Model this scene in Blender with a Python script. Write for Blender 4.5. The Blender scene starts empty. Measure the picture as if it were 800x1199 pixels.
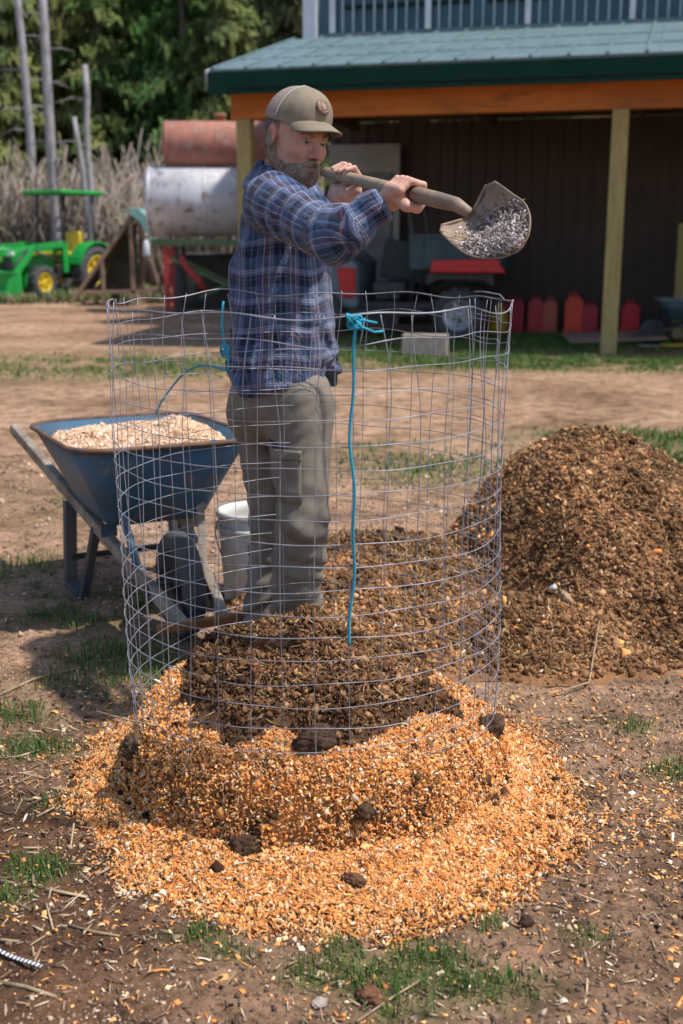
import bpy, bmesh, math, random
import numpy as np
from mathutils import Vector, Matrix
random.seed(7)
RNG = np.random.default_rng(11)
scene = bpy.context.scene
COL = scene.collection
R = math.radians
PI = math.pi

# ------------------------------------------------------------------ camera
CAM_H = 1.38; PITCH = R(13.5); FPX = 1350.0
cam_d = bpy.data.cameras.new('camera'); cam = bpy.data.objects.new('camera', cam_d)
COL.objects.link(cam); scene.camera = cam
cam.location = (0, 0, CAM_H); cam.rotation_euler = (PI/2 - PITCH, 0, 0)
cam_d.sensor_fit = 'VERTICAL'; cam_d.sensor_height = 36.0; cam_d.sensor_width = 24.0
cam_d.lens = 36.0*FPX/1199.0
cam_d.clip_end = 900; cam_d.clip_start = 0.05
cam_d.dof.use_dof = True; cam_d.dof.focus_distance = 2.95; cam_d.dof.aperture_fstop = 3.3

def P(px, py, Y):
    """world point at ground distance Y seen in direction of a photo pixel (used to survey the photograph)"""
    u = (px-400)/FPX; v = (599.5-py)/FPX
    d = np.array([u, math.cos(PITCH)+v*math.sin(PITCH), -math.sin(PITCH)+v*math.cos(PITCH)])
    t = Y/d[1]
    return np.array([0, 0, CAM_H]) + d*t
def G(px, py):
    u = (px-400)/FPX; v = (599.5-py)/FPX
    d = np.array([u, math.cos(PITCH)+v*math.sin(PITCH), -math.sin(PITCH)+v*math.cos(PITCH)])
    t = -CAM_H/d[2]
    return d[0]*t, d[1]*t

# ------------------------------------------------------------------ noise
def _h(*ints, seed=0):
    n = np.zeros(ints[0].shape, dtype=np.uint64) + np.uint64(seed*7919+17)
    for k, a in enumerate(ints):
        n = n ^ ((a.astype(np.int64) + 100000).astype(np.uint64) * np.uint64([73856093, 19349663, 83492791][k]))
        n = (n * np.uint64(2654435761)) & np.uint64(0xffffffff)
        n = n ^ (n >> np.uint64(15))
    n = (n * np.uint64(2246822519)) & np.uint64(0xffffffff)
    n = n ^ (n >> np.uint64(13))
    return (n & np.uint64(0xffffff)).astype(np.float64)/float(0xffffff)
def n2(x, y, s=1.0, seed=0):
    x = np.asarray(x, float)/s; y = np.asarray(y, float)/s
    xi = np.floor(x); yi = np.floor(y); fx = x-xi; fy = y-yi
    fx = fx*fx*(3-2*fx); fy = fy*fy*(3-2*fy)
    a = _h(xi, yi, seed=seed); b = _h(xi+1, yi, seed=seed); c = _h(xi, yi+1, seed=seed); d = _h(xi+1, yi+1, seed=seed)
    return (a*(1-fx)+b*fx)*(1-fy)+(c*(1-fx)+d*fx)*fy
def fbm2(x, y, s, seed=0, o=4):
    t = 0; a = 1; w = 0
    for k in range(o):
        t = t + a*n2(x, y, s/(2**k), seed+k); w += a; a *= .5
    return t/w
def n3(p, s=1.0, seed=0):
    q = p/np.asarray(s, float)
    i = np.floor(q); f = q-i; f = f*f*(3-2*f)
    out = 0
    for dx in (0, 1):
        for dy in (0, 1):
            for dz in (0, 1):
                w = (f[..., 0] if dx else 1-f[..., 0])*(f[..., 1] if dy else 1-f[..., 1])*(f[..., 2] if dz else 1-f[..., 2])
                out = out + w*_h(i[..., 0]+dx, i[..., 1]+dy, i[..., 2]+dz, seed=seed)
    return out
def smooth(a, b, x):
    t = np.clip((x-a)/(b-a), 0, 1); return t*t*(3-2*t)

# ------------------------------------------------------------------ object helpers
def props(o, label=None, cat=None, group=None, kind=None):
    if label: o['label'] = label
    if cat: o['category'] = cat
    if group: o['group'] = group
    if kind: o['kind'] = kind
    return o
def empty(name, loc=(0, 0, 0), rz=0.0, **k):
    o = bpy.data.objects.new(name, None); COL.objects.link(o)
    o.location = loc; o.rotation_euler = (0, 0, rz); o.empty_display_size = .1
    return props(o, **k)
def mesh_np(name, V, F, material, parent=None, col=None, smooth_sh=False, attrs=None, mats=None, mi=None):
    """V (n,3); F (m,k) one polygon size; fast"""
    V = np.asarray(V, np.float32); F = np.asarray(F, np.int32)
    me = bpy.data.meshes.new(name)
    n, m, k = len(V), len(F), F.shape[1]
    me.vertices.add(n); me.vertices.foreach_set('co', V.ravel())
    me.loops.add(m*k); me.loops.foreach_set('vertex_index', F.ravel())
    me.polygons.add(m); me.polygons.foreach_set('loop_start', np.arange(0, m*k, k, dtype=np.int32))
    if smooth_sh: me.polygons.foreach_set('use_smooth', np.ones(m, bool))
    me.update(calc_edges=True)
    if col is not None:
        a = me.color_attributes.new('col', 'FLOAT_COLOR', 'POINT')
        c = np.ones((n, 4), np.float32); c[:, :3] = col; a.data.foreach_set('color', c.ravel())
    for nm, arr in (attrs or {}).items():
        if arr.ndim == 2:
            a = me.attributes.new(nm, 'FLOAT_VECTOR', 'POINT'); a.data.foreach_set('vector', arr.astype(np.float32).ravel())
        else:
            a = me.attributes.new(nm, 'FLOAT', 'POINT'); a.data.foreach_set('value', arr.astype(np.float32))
    for mm in (mats or [material]): me.materials.append(mm)
    if mi is not None: me.polygons.foreach_set('material_index', mi.astype(np.int32))
    me.validate()
    o = bpy.data.objects.new(name, me); COL.objects.link(o)
    if parent: o.parent = parent
    return o

class MB:
    """collects simple shapes, builds one mesh"""
    def __init__(s): s.v = []; s.f = []; s.sm = []
    def add(s, V, F, sm=False, M=None):
        b = len(s.v)
        for p in V:
            p = Vector(p)
            s.v.append(tuple(M @ p) if M is not None else tuple(p))
        for f in F: s.f.append(tuple(b+i for i in f)); s.sm.append(sm)
        return s
    def box(s, c, d, rot=None, M=None):
        x, y, z = (d[0]/2, d[1]/2, d[2]/2)
        T = Matrix.Translation(c)
        if rot is not None:
            from mathutils import Euler
            T = T @ Euler(rot).to_matrix().to_4x4()
        if M is not None: T = M @ T
        V = [(-x,-y,-z),(x,-y,-z),(x,y,-z),(-x,y,-z),(-x,-y,z),(x,-y,z),(x,y,z),(-x,y,z)]
        F = [(0,3,2,1),(4,5,6,7),(0,1,5,4),(1,2,6,5),(2,3,7,6),(3,0,4,7)]
        return s.add(V, F, False, T)
    def beam(s, a, b, w, h, up=(0, 0, 1)):
        a = Vector(a); b = Vector(b); d = (b-a); L = d.length; d.normalize()
        u = Vector(up); sd = d.cross(u)
        if sd.length < 1e-4: sd = d.cross(Vector((1, 0, 0)))
        sd.normalize(); u = sd.cross(d)
        V = []
        for p in (a, b):
            for i, j in ((-1,-1),(1,-1),(1,1),(-1,1)): V.append(p+sd*(i*w/2)+u*(j*h/2))
        return s.add(V, [(0,1,2,3),(7,6,5,4),(0,4,5,1),(1,5,6,2),(2,6,7,3),(3,7,4,0)])
    def tube(s, pts, r, n=8, cap=True, closed=False):
        pts = [Vector(p) for p in pts]; N = len(pts)
        rr = r if hasattr(r, '__len__') else [r]*N
        b = len(s.v); up = None; T = []
        for i in range(N):
            if closed: t = pts[(i+1) % N]-pts[i-1]
            else: t = pts[min(i+1, N-1)]-pts[max(i-1, 0)]
            T.append(t.normalized())
        u = T[0].orthogonal().normalized()
        for i in range(N):
            u = (u - T[i]*u.dot(T[i])); u.normalize(); w = T[i].cross(u)
            for k in range(n):
                a = 2*PI*k/n
                s.v.append(tuple(pts[i]+(u*math.cos(a)+w*math.sin(a))*rr[i]))
        for i in range(N if closed else N-1):
            for k in range(n):
                j = (i+1) % N
                s.f.append((b+i*n+k, b+i*n+(k+1) % n, b+j*n+(k+1) % n, b+j*n+k)); s.sm.append(True)
        if cap and not closed:
            s.f.append(tuple(b+k for k in reversed(range(n)))); s.sm.append(False)
            s.f.append(tuple(b+(N-1)*n+k for k in range(n))); s.sm.append(False)
        return s
    def lathe(s, prof, n=24, M=None, sm=True, close=False):
        """profile [(r,z)] round local z"""
        b = len(s.v); N = len(prof)
        V = []
        for r, z in prof:
            for k in range(n):
                a = 2*PI*k/n; V.append((r*math.cos(a), r*math.sin(a), z))
        F = []
        for i in range(N if close else N-1):
            j = (i+1) % N
            for k in range(n): F.append((i*n+k, i*n+(k+1) % n, j*n+(k+1) % n, j*n+k))
        return s.add(V, F, sm, M)
    def prism(s, poly, t, M=None):
        """polygon in local xy, thickness t along z (centred)"""
        n = len(poly)
        V = [(x, y, -t/2) for x, y in poly]+[(x, y, t/2) for x, y in poly]
        F = [tuple(reversed(range(n))), tuple(range(n, 2*n))]+[(i, (i+1) % n, n+(i+1) % n, n+i) for i in range(n)]
        return s.add(V, F, False, M)
    def build(s, name, material, parent=None, bevel=0, seg=2):
        me = bpy.data.meshes.new(name); me.from_pydata(s.v, [], s.f)
        me.polygons.foreach_set('use_smooth', s.sm); me.materials.append(material); me.update()
        bm = bmesh.new(); bm.from_mesh(me); bmesh.ops.recalc_face_normals(bm, faces=bm.faces); bm.to_mesh(me); bm.free()
        o = bpy.data.objects.new(name, me); COL.objects.link(o)
        if parent: o.parent = parent
        if bevel:
            m = o.modifiers.new('bevel', 'BEVEL'); m.width = bevel; m.segments = seg; m.limit_method = 'ANGLE'; m.angle_limit = R(40)
        return o
def axM(c, axis):
    """matrix that takes local z to axis, origin at c"""
    q = Vector(axis).normalized().to_track_quat('Z', 'Y')
    return Matrix.Translation(c) @ q.to_matrix().to_4x4()
def copy_tree(o, parent=None):
    c = o.copy(); COL.objects.link(c)
    if parent: c.parent = parent
    for ch in [x for x in bpy.data.objects if x.parent == o]: copy_tree(ch, c)
    return c

# ------------------------------------------------------------------ materials
def _nodes(name):
    m = bpy.data.materials.new(name); m.use_nodes = True
    nt = m.node_tree; b = nt.nodes['Principled BSDF']
    return m, nt, b
def ramp(nt, pairs, interp='LINEAR'):
    r = nt.nodes.new('ShaderNodeValToRGB'); r.color_ramp.interpolation = interp
    e = r.color_ramp.elements
    while len(e) > 1: e.remove(e[-1])
    for i, (p, c) in enumerate(pairs):
        if i == 0: el = e[0]; el.position = p
        else: el = e.new(p)
        el.color = (c[0], c[1], c[2], 1) if hasattr(c, '__len__') else (c, c, c, 1)
    return r
def noise(nt, scale, detail=5, rough=.6, vec=None, coord='Object', dist=0):
    n = nt.nodes.new('ShaderNodeTexNoise'); n.inputs['Scale'].default_value = scale
    n.inputs['Detail'].default_value = detail; n.inputs['Roughness'].default_value = rough
    n.inputs['Distortion'].default_value = dist
    if vec is None:
        tc = nt.nodes.new('ShaderNodeTexCoord'); vec = tc.outputs[coord]
    nt.links.new(vec, n.inputs['Vector'])
    return n
def mixc(nt, fac, a, b, mode='MIX'):
    m = nt.nodes.new('ShaderNodeMix'); m.data_type = 'RGBA'; m.blend_type = mode
    for s, v in ((m.inputs[0], fac), (m.inputs[6], a), (m.inputs[7], b)):
        if hasattr(v, 'is_linked'): nt.links.new(v, s)
        elif s == m.inputs[0]: s.default_value = v
        else: s.default_value = (v[0], v[1], v[2], 1)
    return m.outputs[2]
def bump(nt, b, h, strength=.3, dist=.01):
    n = nt.nodes.new('ShaderNodeBump'); n.inputs['Strength'].default_value = strength; n.inputs['Distance'].default_value = dist
    nt.links.new(h, n.inputs['Height']); nt.links.new(n.outputs[0], b.inputs['Normal'])
def mat(name, c, rough=.7, metal=0, c2=None, scale=8, lo=.4, hi=.62, bs=0, bscale=60, bd=.005, spec=None, c3=None, stretch=None):
    m, nt, b = _nodes(name)
    b.inputs['Roughness'].default_value = rough; b.inputs['Metallic'].default_value = metal
    if spec is not None: b.inputs['Specular IOR Level'].default_value = spec
    vec = None
    if stretch:
        tc = nt.nodes.new('ShaderNodeTexCoord'); mp = nt.nodes.new('ShaderNodeMapping'); mp.inputs['Scale'].default_value = stretch
        nt.links.new(tc.outputs['Object'], mp.inputs[0]); vec = mp.outputs[0]
    if c2 is None: c2 = tuple(x*.72 for x in c)
    n = noise(nt, scale, 6, .62, vec)
    r = ramp(nt, [(lo, 0), (hi, 1)]); nt.links.new(n.outputs['Fac'], r.inputs[0])
    out = mixc(nt, r.outputs[0], c, c2)
    if c3 is not None:
        k = noise(nt, scale*2.7, 6, .7, vec); rr = ramp(nt, [(.56, 0), (.66, 1)]); nt.links.new(k.outputs['Fac'], rr.inputs[0])
        out = mixc(nt, rr.outputs[0], out, c3)
    nt.links.new(out, b.inputs['Base Color'])
    if bs:
        k = noise(nt, bscale, 5, .6, vec); bump(nt, b, k.outputs['Fac'], bs, bd)
    return m
def attr_mat(name, rough=.85, bs=0, bscale=200, bd=.003, vary=.25, vscale=90, trans=0, spec=.25):
    m, nt, b = _nodes(name)
    b.inputs['Roughness'].default_value = rough; b.inputs['Specular IOR Level'].default_value = spec
    a = nt.nodes.new('ShaderNodeAttribute'); a.attribute_name = 'col'
    n = noise(nt, vscale, 4, .6); r = ramp(nt, [(.3, 1-vary), (.7, 1+vary)]); nt.links.new(n.outputs['Fac'], r.inputs[0])
    # ramp colours above 1 are kept as is
    out = mixc(nt, 1.0, a.outputs['Color'], r.outputs[0], 'MULTIPLY')
    nt.links.new(out, b.inputs['Base Color'])
    if bs:
        k = noise(nt, bscale, 5, .65); bump(nt, b, k.outputs['Fac'], bs, bd)
    if trans:
        t = nt.nodes.new('ShaderNodeBsdfTranslucent'); nt.links.new(out, t.inputs[0])
        mx = nt.nodes.new('ShaderNodeMixShader'); mx.inputs[0].default_value = trans
        o = nt.nodes['Material Output']
        nt.links.new(b.outputs[0], mx.inputs[1]); nt.links.new(t.outputs[0], mx.inputs[2]); nt.links.new(mx.outputs[0], o.inputs[0])
    return m

M_dark_rubber = mat('black rubber', (.042, .047, .055), .8, c2=(.07, .065, .06), scale=14, bs=.3)
M_black_metal = mat('black metal', (.02, .021, .024), .5, c2=(.045, .04, .04), scale=12)
M_weathered = mat('weathered grey wood', (.30, .25, .20), .85, c2=(.17, .13, .10), scale=9, bs=.5, bscale=30, stretch=(1, 1, 1), c3=(.10, .07, .05))
M_galv = mat('galvanised wire', (.36, .36, .41), .5, metal=.4, c2=(.22, .21, .23), scale=14)

# ------------------------------------------------------------------ instanced chunk fields joined to one mesh
def ico():
    bm = bmesh.new(); bmesh.ops.create_icosphere(bm, subdivisions=1, radius=1.0)
    V = np.array([v.co[:] for v in bm.verts]); F = np.array([[v.index for v in f.verts] for f in bm.faces]); bm.free()
    return V, F
ICO_V, ICO_F = ico()
CR_V = np.array([(1,0,0),(-1,0,0),(0,1,0),(0,-1,0),(0,0,1),(0,0,-1)], float)
CR_F = np.array([(0,2,4),(2,1,4),(1,3,4),(3,0,4),(2,0,5),(1,2,5),(3,1,5),(0,3,5)])
BOX_V = np.array([(-1,-1,-1),(1,-1,-1),(1,1,-1),(-1,1,-1),(-1,-1,1),(1,-1,1),(1,1,1),(-1,1,1)], float)
BOX_F = np.array([(0,3,2,1),(4,5,6,7),(0,1,5,4),(1,2,6,5),(2,3,7,6),(3,0,4,7)])
# curled shaving: 3 segments, thin closed
def shaving():
    xs = [-1, -.33, .4, 1]; zs = [.0, .32, .30, -.1]
    V = []
    for x, z in zip(xs, zs):
        for y in (-1, 1):
            V.append((x, y, z+.09)); V.append((x, y, z-.09))
    F = []
    for i in range(3):
        a = i*4; b = a+4
        F += [(a, b, b+2, a+2), (a+1, a+3, b+3, b+1), (a, a+1, b+1, b), (a+2, b+2, b+3, a+3)]
    F += [(0, 2, 3, 1), (12, 13, 15, 14)]
    return np.array(V, float), np.array(F)
SH_V, SH_F = shaving()
def rand_rot(n, flat=None, rng=RNG):
    """random rotation matrices; flat in 0..1: how much the local z stays up"""
    q = rng.normal(size=(n, 4))
    if flat is not None:
        a = rng.uniform(0, 2*PI, n); q = np.stack([np.cos(a/2), rng.normal(size=n)*(1-flat)*.6, rng.normal(size=n)*(1-flat)*.6, np.sin(a/2)], 1)
    q /= np.linalg.norm(q, axis=1)[:, None]
    w, x, y, z = q.T
    return np.stack([np.stack([1-2*(y*y+z*z), 2*(x*y-z*w), 2*(x*z+y*w)], 1),
                     np.stack([2*(x*y+z*w), 1-2*(x*x+z*z), 2*(y*z-x*w)], 1),
                     np.stack([2*(x*z-y*w), 2*(y*z+x*w), 1-2*(x*x+y*y)], 1)], 1)
def scatter(V0, F0, pos, scl, rot, cols, jitter=0, rng=RNG):
    n = len(pos); k = len(V0)
    V = np.broadcast_to(V0, (n, k, 3))*1.0
    if jitter: V = V*(1+rng.uniform(-jitter, jitter, (n, k, 1)))+rng.uniform(-jitter, jitter, (n, k, 3))*.6
    V = V*scl[:, None, :]
    V = np.einsum('nij,nkj->nki', rot, V)+pos[:, None, :]
    F = F0[None]+(np.arange(n)*k)[:, None, None]
    C = np.repeat(cols, k, axis=0)
    return V.reshape(-1, 3), F.reshape(-1, F0.shape[1]), C
def join(parts):
    Vs, Fs, Cs = [], [], []; b = 0
    for V, F, C in parts:
        if F.shape[1] == 3: F = np.concatenate([F, F[:, 2:3]], 1) if False else F
        Vs.append(V); Fs.append(F+b); Cs.append(C); b += len(V)
    return np.concatenate(Vs), np.concatenate(Fs), np.concatenate(Cs)
def grid_mesh(xs, ys, Zf):
    X, Y = np.meshgrid(xs, ys, indexing='xy'); Z = Zf(X, Y)
    nx, ny = len(xs), len(ys)
    V = np.stack([X.ravel(), Y.ravel(), Z.ravel()], 1)
    i = np.arange(nx-1)[None, :]+np.arange(ny-1)[:, None]*nx
    F = np.stack([i, i+1, i+1+nx, i+nx], -1).reshape(-1, 4)
    return V, F
def pick(palette, n, w=None, jit=.15, rng=RNG):
    pal = np.array(palette); idx = rng.choice(len(pal), n, p=w)
    return pal[idx]*(1+rng.uniform(-jit, jit, (n, 1)))
# ================================================================== world
w = bpy.data.worlds.new('World'); scene.world = w; w.use_nodes = True
nt = w.node_tree; bg = nt.nodes['Background']
sky = nt.nodes.new('ShaderNodeTexSky'); sky.sky_type = 'NISHITA'; sky.sun_disc = False
SUN_DIR = Vector((1.0, -0.30, 1.95)).normalized()
el = math.asin(SUN_DIR.z); az = math.atan2(SUN_DIR.x, SUN_DIR.y)
sky.sun_elevation = el; sky.sun_rotation = az
nt.links.new(sky.outputs[0], bg.inputs[0]); bg.inputs[1].default_value = 0.10
sd = bpy.data.lights.new('sun', 'SUN'); sd.energy = 2.9; sd.angle = R(1.4); sd.color = (1, .955, .88)
so = bpy.data.objects.new('sun', sd); COL.objects.link(so)
so.rotation_euler = (-SUN_DIR).to_track_quat('-Z', 'Y').to_euler(); so.location = (8, -4, 12)
scene.view_settings.view_transform = 'Standard'; scene.view_settings.look = 'None'
scene.view_settings.exposure = 0.85; scene.view_settings.gamma = 1

# ================================================================== ground
CX, CY, CR = -.075, 2.87, .485            # wire cage centre and radius
spots = []                                 # grass patches: x, y, rx, ry, strength
def gs(px, py, rx, ry, s): x, y = G(px, py); spots.append((x, y, rx, ry, s))
gs(42, 1015, .055, .05, 1.5); gs(15, 1050, .04, .04, .8); gs(35, 872, .13, .06, .8); gs(12, 835, .12, .08, .7)
gs(110, 715, .28, .22, .75); gs(60, 800, .2, .08, .5); gs(205, 790, .3, .22, .85); gs(150, 770, .25, .2, .7); gs(28, 670, .18, .25, .4)
gs(230, 1090, .05, .03, .7); gs(400, 1110, .05, .05, .7)
gs(440, 1140, .13, .055, 1.1); gs(370, 1135, .07, .05, .9); gs(500, 1115, .09, .045, .9); gs(545, 1150, .13, .06, .8); gs(470, 1180, .10, .05, .6); gs(575, 1075, .04, .03, .7); gs(60, 935, .07, .05, .4)
gs(685, 1090, .05, .035, .7); gs(787, 898, .06, .05, .8); gs(742, 848, .06, .05, .6); gs(270, 1112, .06, .03, .7)
gs(785, 540, .75, .8, .95); gs(770, 515, 1.0, .6, .7); gs(500, 545, .6, .6, .5); gs(450, 525, .5, .5, .35); gs(350, 800, .5, .3, .5)
gs(140, 428, 1.9, 1.3, .62); gs(250, 432, 1.5, 1.0, .55); gs(700, 425, 3.6, .75, 1.2); gs(430, 415, 1.2, 1.2, 1.0); gs(560, 418, 2.0, .6, .9)
gs(720, 402, 4.0, 1.3, .9); gs(15, 590, .7, .6, .3)
def grass_mask(x, y):
    m = np.zeros_like(x)
    for sx, sy, rx, ry, s in spots:
        q = ((x-sx)/rx)**2+((y-sy)/ry)**2
        m = np.maximum(m, s*np.exp(-q*.9)*(q < 9))
    k = fbm2(x, y, .22, 3, 4); kk = fbm2(x, y, .9, 9, 3)
    m = m*smooth(.32, .58, k*.55+kk*.45+.06)*1.2
    m = np.where(y > 24, np.maximum(m, .35*smooth(.5, .6, kk)), m)
    return np.clip(m, 0, 1)
def ground_z(x, y):
    z = (fbm2(x, y, .5, 21, 3)-.5)*.03+(fbm2(x, y, .11, 31, 4)-.5)*.022
    fade = smooth(9, 4.5, y)*smooth(-6, -3, x)*smooth(6, 3, x)
    z = z*(.25+.75*fade)
    z += (fbm2(x, y, .022, 41, 2)-.5)*.007*fade
    z += (n2(x, y, 2.6, 51)-.5)*.05
    bump_ = np.exp(-(((x+2.0)/1.6)**2+((y-9.0)/.5)**2))*.04
    z += bump_
    z += np.where(y > 36, (y-36)*.30, 0)*smooth(36, 52, y)
    return z
def axis_pts(a, b, step, lo, hi, g=1.07):
    mid = list(np.arange(a, b, step)); up = [mid[-1]]; s = step
    while up[-1] < hi: s *= g; up.append(up[-1]+s)
    dn = [mid[0]]; s = step
    while dn[-1] > lo: s *= g; dn.append(dn[-1]-s)
    return np.array(dn[:0:-1]+mid+up[1:])
xs = axis_pts(-1.5, 1.5, .013, -220, 220, 1.045); ys = axis_pts(1.7, 4.6, .013, -60, 320, 1.03)
V, F = grid_mesh(xs, ys, ground_z)
gm = grass_mask(V[:, 0], V[:, 1])

mg, nt, b = _nodes('trodden dirt'); b.inputs['Roughness'].default_value = .95; b.inputs['Specular IOR Level'].default_value = .15
tc = nt.nodes.new('ShaderNodeTexCoord').outputs['Object']
nA = noise(nt, .75, 6, .62, tc); rA = ramp(nt, [(.35, (.24, .140, .082)), (.5, (.37, .225, .140)), (.68, (.48, .305, .20))]); nt.links.new(nA.outputs['Fac'], rA.inputs[0])
nB = noise(nt, 7, 8, .7, tc); rB = ramp(nt, [(.38, .45), (.5, .9), (.62, 1.18)]); nt.links.new(nB.outputs['Fac'], rB.inputs[0])
c = mixc(nt, 1, rA.outputs[0], rB.outputs[0], 'MULTIPLY')
nC = noise(nt, 55, 6, .75, tc); rC = ramp(nt, [(.36, .5), (.5, 1), (.66, 1.35)]); nt.links.new(nC.outputs['Fac'], rC.inputs[0])
c = mixc(nt, 1, c, rC.outputs[0], 'MULTIPLY')
# darker damp soil close to the pile
ad = nt.nodes.new('ShaderNodeAttribute'); ad.attribute_name = 'damp'
c = mixc(nt, ad.outputs['Fac'], c, mixc(nt, 1, c, (.42, .36, .33), 'MULTIPLY'))
ag = nt.nodes.new('ShaderNodeAttribute'); ag.attribute_name = 'grass'
nG = noise(nt, 30, 5, .7, tc); rG = ramp(nt, [(.4, (.045, .075, .02)), (.6, (.11, .15, .045))]); nt.links.new(nG.outputs['Fac'], rG.inputs[0])
c = mixc(nt, ag.outputs['Fac'], c, rG.outputs[0])
nt.links.new(c, b.inputs['Base Color'])
nD = noise(nt, 38, 8, .72, tc); nE = noise(nt, 6, 4, .6, tc)
ad2 = nt.nodes.new('ShaderNodeMath'); ad2.operation = 'MULTIPLY_ADD'; nt.links.new(nE.outputs['Fac'], ad2.inputs[0]); ad2.inputs[1].default_value = 1.2; nt.links.new(nD.outputs['Fac'], ad2.inputs[2])
bump(nt, b, ad2.outputs[0], .8, .02)
x_, y_ = V[:, 0], V[:, 1]
damp = np.clip(smooth(3.6, 2.3, y_)*(.45+.9*smooth(-.15, -.7, x_))*smooth(.28, .5, fbm2(x_, y_, .5, 77, 4)), 0, 1)
damp = np.maximum(damp, smooth(37, 42, y_))
g = mesh_np('ground', V, F, mg, attrs={'grass': gm*.75, 'damp': damp}, smooth_sh=True)
props(g, kind='structure')

# ------------------------------------------------------------------ grass blades
def blades(n, x0, x1, y0, y1, h, wd, seed, thr=.12):
    rng = np.random.default_rng(seed)
    x = rng.uniform(x0, x1, n); y = rng.uniform(y0, y1, n)
    m = grass_mask(x, y); keep = rng.uniform(0, 1, n) < (m-thr)*1.3
    x, y, m = x[keep], y[keep], m[keep]; n = len(x)
    z = ground_z(x, y)
    H = h*(.5+.9*rng.uniform(0, 1, n))*(.5+.7*m); a = rng.uniform(0, 2*PI, n); lean = rng.uniform(.1, .9, n)*H
    dx, dy = np.cos(a), np.sin(a); W = wd*rng.uniform(.7, 1.3, n)
    V = np.zeros((n, 5, 3))
    V[:, 0] = np.stack([x-dy*W/2, y+dx*W/2, z-.004], 1); V[:, 1] = np.stack([x+dy*W/2, y-dx*W/2, z-.004], 1)
    mx, my = x+dx*lean*.35, y+dy*lean*.35
    V[:, 2] = np.stack([mx+dy*W*.4, my-dx*W*.4, z+H*.6], 1); V[:, 3] = np.stack([mx-dy*W*.4, my+dx*W*.4, z+H*.6], 1)
    V[:, 4] = np.stack([x+dx*lean, y+dy*lean, z+H*.92], 1)
    i = np.arange(n)[:, None]*5
    F = np.concatenate([i+np.array([0, 1, 2]), i+np.array([0, 2, 3]), i+np.array([3, 2, 4])])
    C = pick([(.055, .13, .025), (.09, .17, .035), (.13, .20, .05), (.28, .24, .10)], n, [.4, .33, .2, .07], rng=rng)
    return V.reshape(-1, 3), F, np.repeat(C, 5, 0)
gp = [blades(70000, -1.6, 1.6, 1.6, 3.2, .032, .0028, 1), blades(90000, -2.2, 2.2, 3.2, 6.5, .045, .0045, 2), blades(190000, -7, 8, 6.5, 18, .045, .012, 3, .15)]
V, F, C = join(gp)
M_grass = attr_mat('grass', .7, vary=.2, trans=.25)
o = mesh_np('grass', V, F, M_grass, col=C); props(o, 'short green grass growing in patches in the dirt', 'grass', kind='stuff')

# ================================================================== piles
def cage_ang(x, y): return np.arctan2(y-CY, x-CX)
def pile_z(x, y):
    """wood chip layers: a drum shaped by the cage, skirt of loose chips around"""
    dx, dy = x-CX, y-CY; r = np.hypot(dx, dy); th = np.arctan2(dy, dx)
    front = .5-.5*np.sin(th)                                  # 1 towards the camera
    wob = (fbm2(np.cos(th)*2+5, np.sin(th)*2+5, .5, 61, 3)-.5)
    rim = .510+.016*front+wob*.04+.008*np.sin(th*5+1)+(fbm2(x, y, .06, 69, 3)-.5)*.028-.02*np.exp(-((np.abs(th)-PI)/.6)**2)
    ztop = .095+.150*front**1.2+wob*.03+.03*np.exp(-((dx+.33)/.15)**2)
    mound = .19*np.clip(1-(np.hypot(dx+.02, dy-.10)/.5), 0, 1)**.9
    top = ztop+mound
    sk_r = .575+.155*front-.04*np.exp(-((np.abs(th)-PI)/.75)**2)-.05*np.exp(-((th+2.4)/.5)**2)+(fbm2(np.cos(th)*2, np.sin(th)*2, .6, 65, 3)-.5)*.16
    skirt = .062*np.clip(1-(r-.46)/(sk_r-.46), 0, 1)**.9*(.55+.45*front)
    wall = (r < rim)*np.sqrt(np.clip(1-(np.clip(r-rim+.13, 0, .13)/.13)**2.6, 0, 1))
    # second, slightly bulging layer line
    z = np.maximum(skirt, top*wall)
    z = z+(fbm2(x, y, .09, 71, 3)-.5)*.03*smooth(sk_r+.02, .4, r)+(fbm2(x, y, .02, 73, 2)-.5)*.010*smooth(sk_r, .4, r)
    return np.where(r < sk_r+.03, z, -.03), r, sk_r
def compost_mask(x, y):
    dx, dy = x-CX, y-CY
    q = np.sqrt(((dx-.02)/.405)**2+((dy-.02)/np.where(dy < .02, .425, .46))**2)
    q = q+(fbm2(x, y, .13, 81, 3)-.5)*.42
    q = q+.35*np.exp(-(((dx-.36)/.13)**2+((dy-.03)/.22)**2))+.25*np.exp(-(((dx+.43)/.12)**2+((dy+.05)/.25)**2))
    return smooth(1.03, .9, q)
xs = np.arange(-1.05, .95, .007); ys = np.arange(1.85, 3.65, .007)
V, F = grid_mesh(xs, ys, lambda x, y: pile_z(x, y)[0]+ground_z(x, y)*.6)
zz, rr, sk = pile_z(V[:, 0], V[:, 1])
keepv = rr < sk-.045
F = F[keepv[F].all(1)]; used = np.unique(F); mp = -np.ones(len(V), int); mp[used] = np.arange(len(used)); V = V[used]; F = mp[F]
nz = fbm2(V[:, 0], V[:, 1], .05, 91, 3)
th = cage_ang(V[:, 0], V[:, 1]); r = np.hypot(V[:, 0]-CX, V[:, 1]-CY)
band = np.exp(-((r-.520)/.018)**2)*smooth(.42, .6, fbm2(V[:, 0], V[:, 1], .12, 93, 3)+.10*smooth(-1.2, -2.4, th))  # compost-dark band at the drum foot, also painted as the ledge's shadow
nz2 = fbm2(V[:, 0], V[:, 1], .016, 94, 2)
C = np.array([.62, .26, .075])[None]*(.55+.6*nz[:, None]+.5*(nz2[:, None]-.3))
C = C*(1-band[:, None]*.8)+np.array([.07, .04, .025])[None]*band[:, None]*.8
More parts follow.
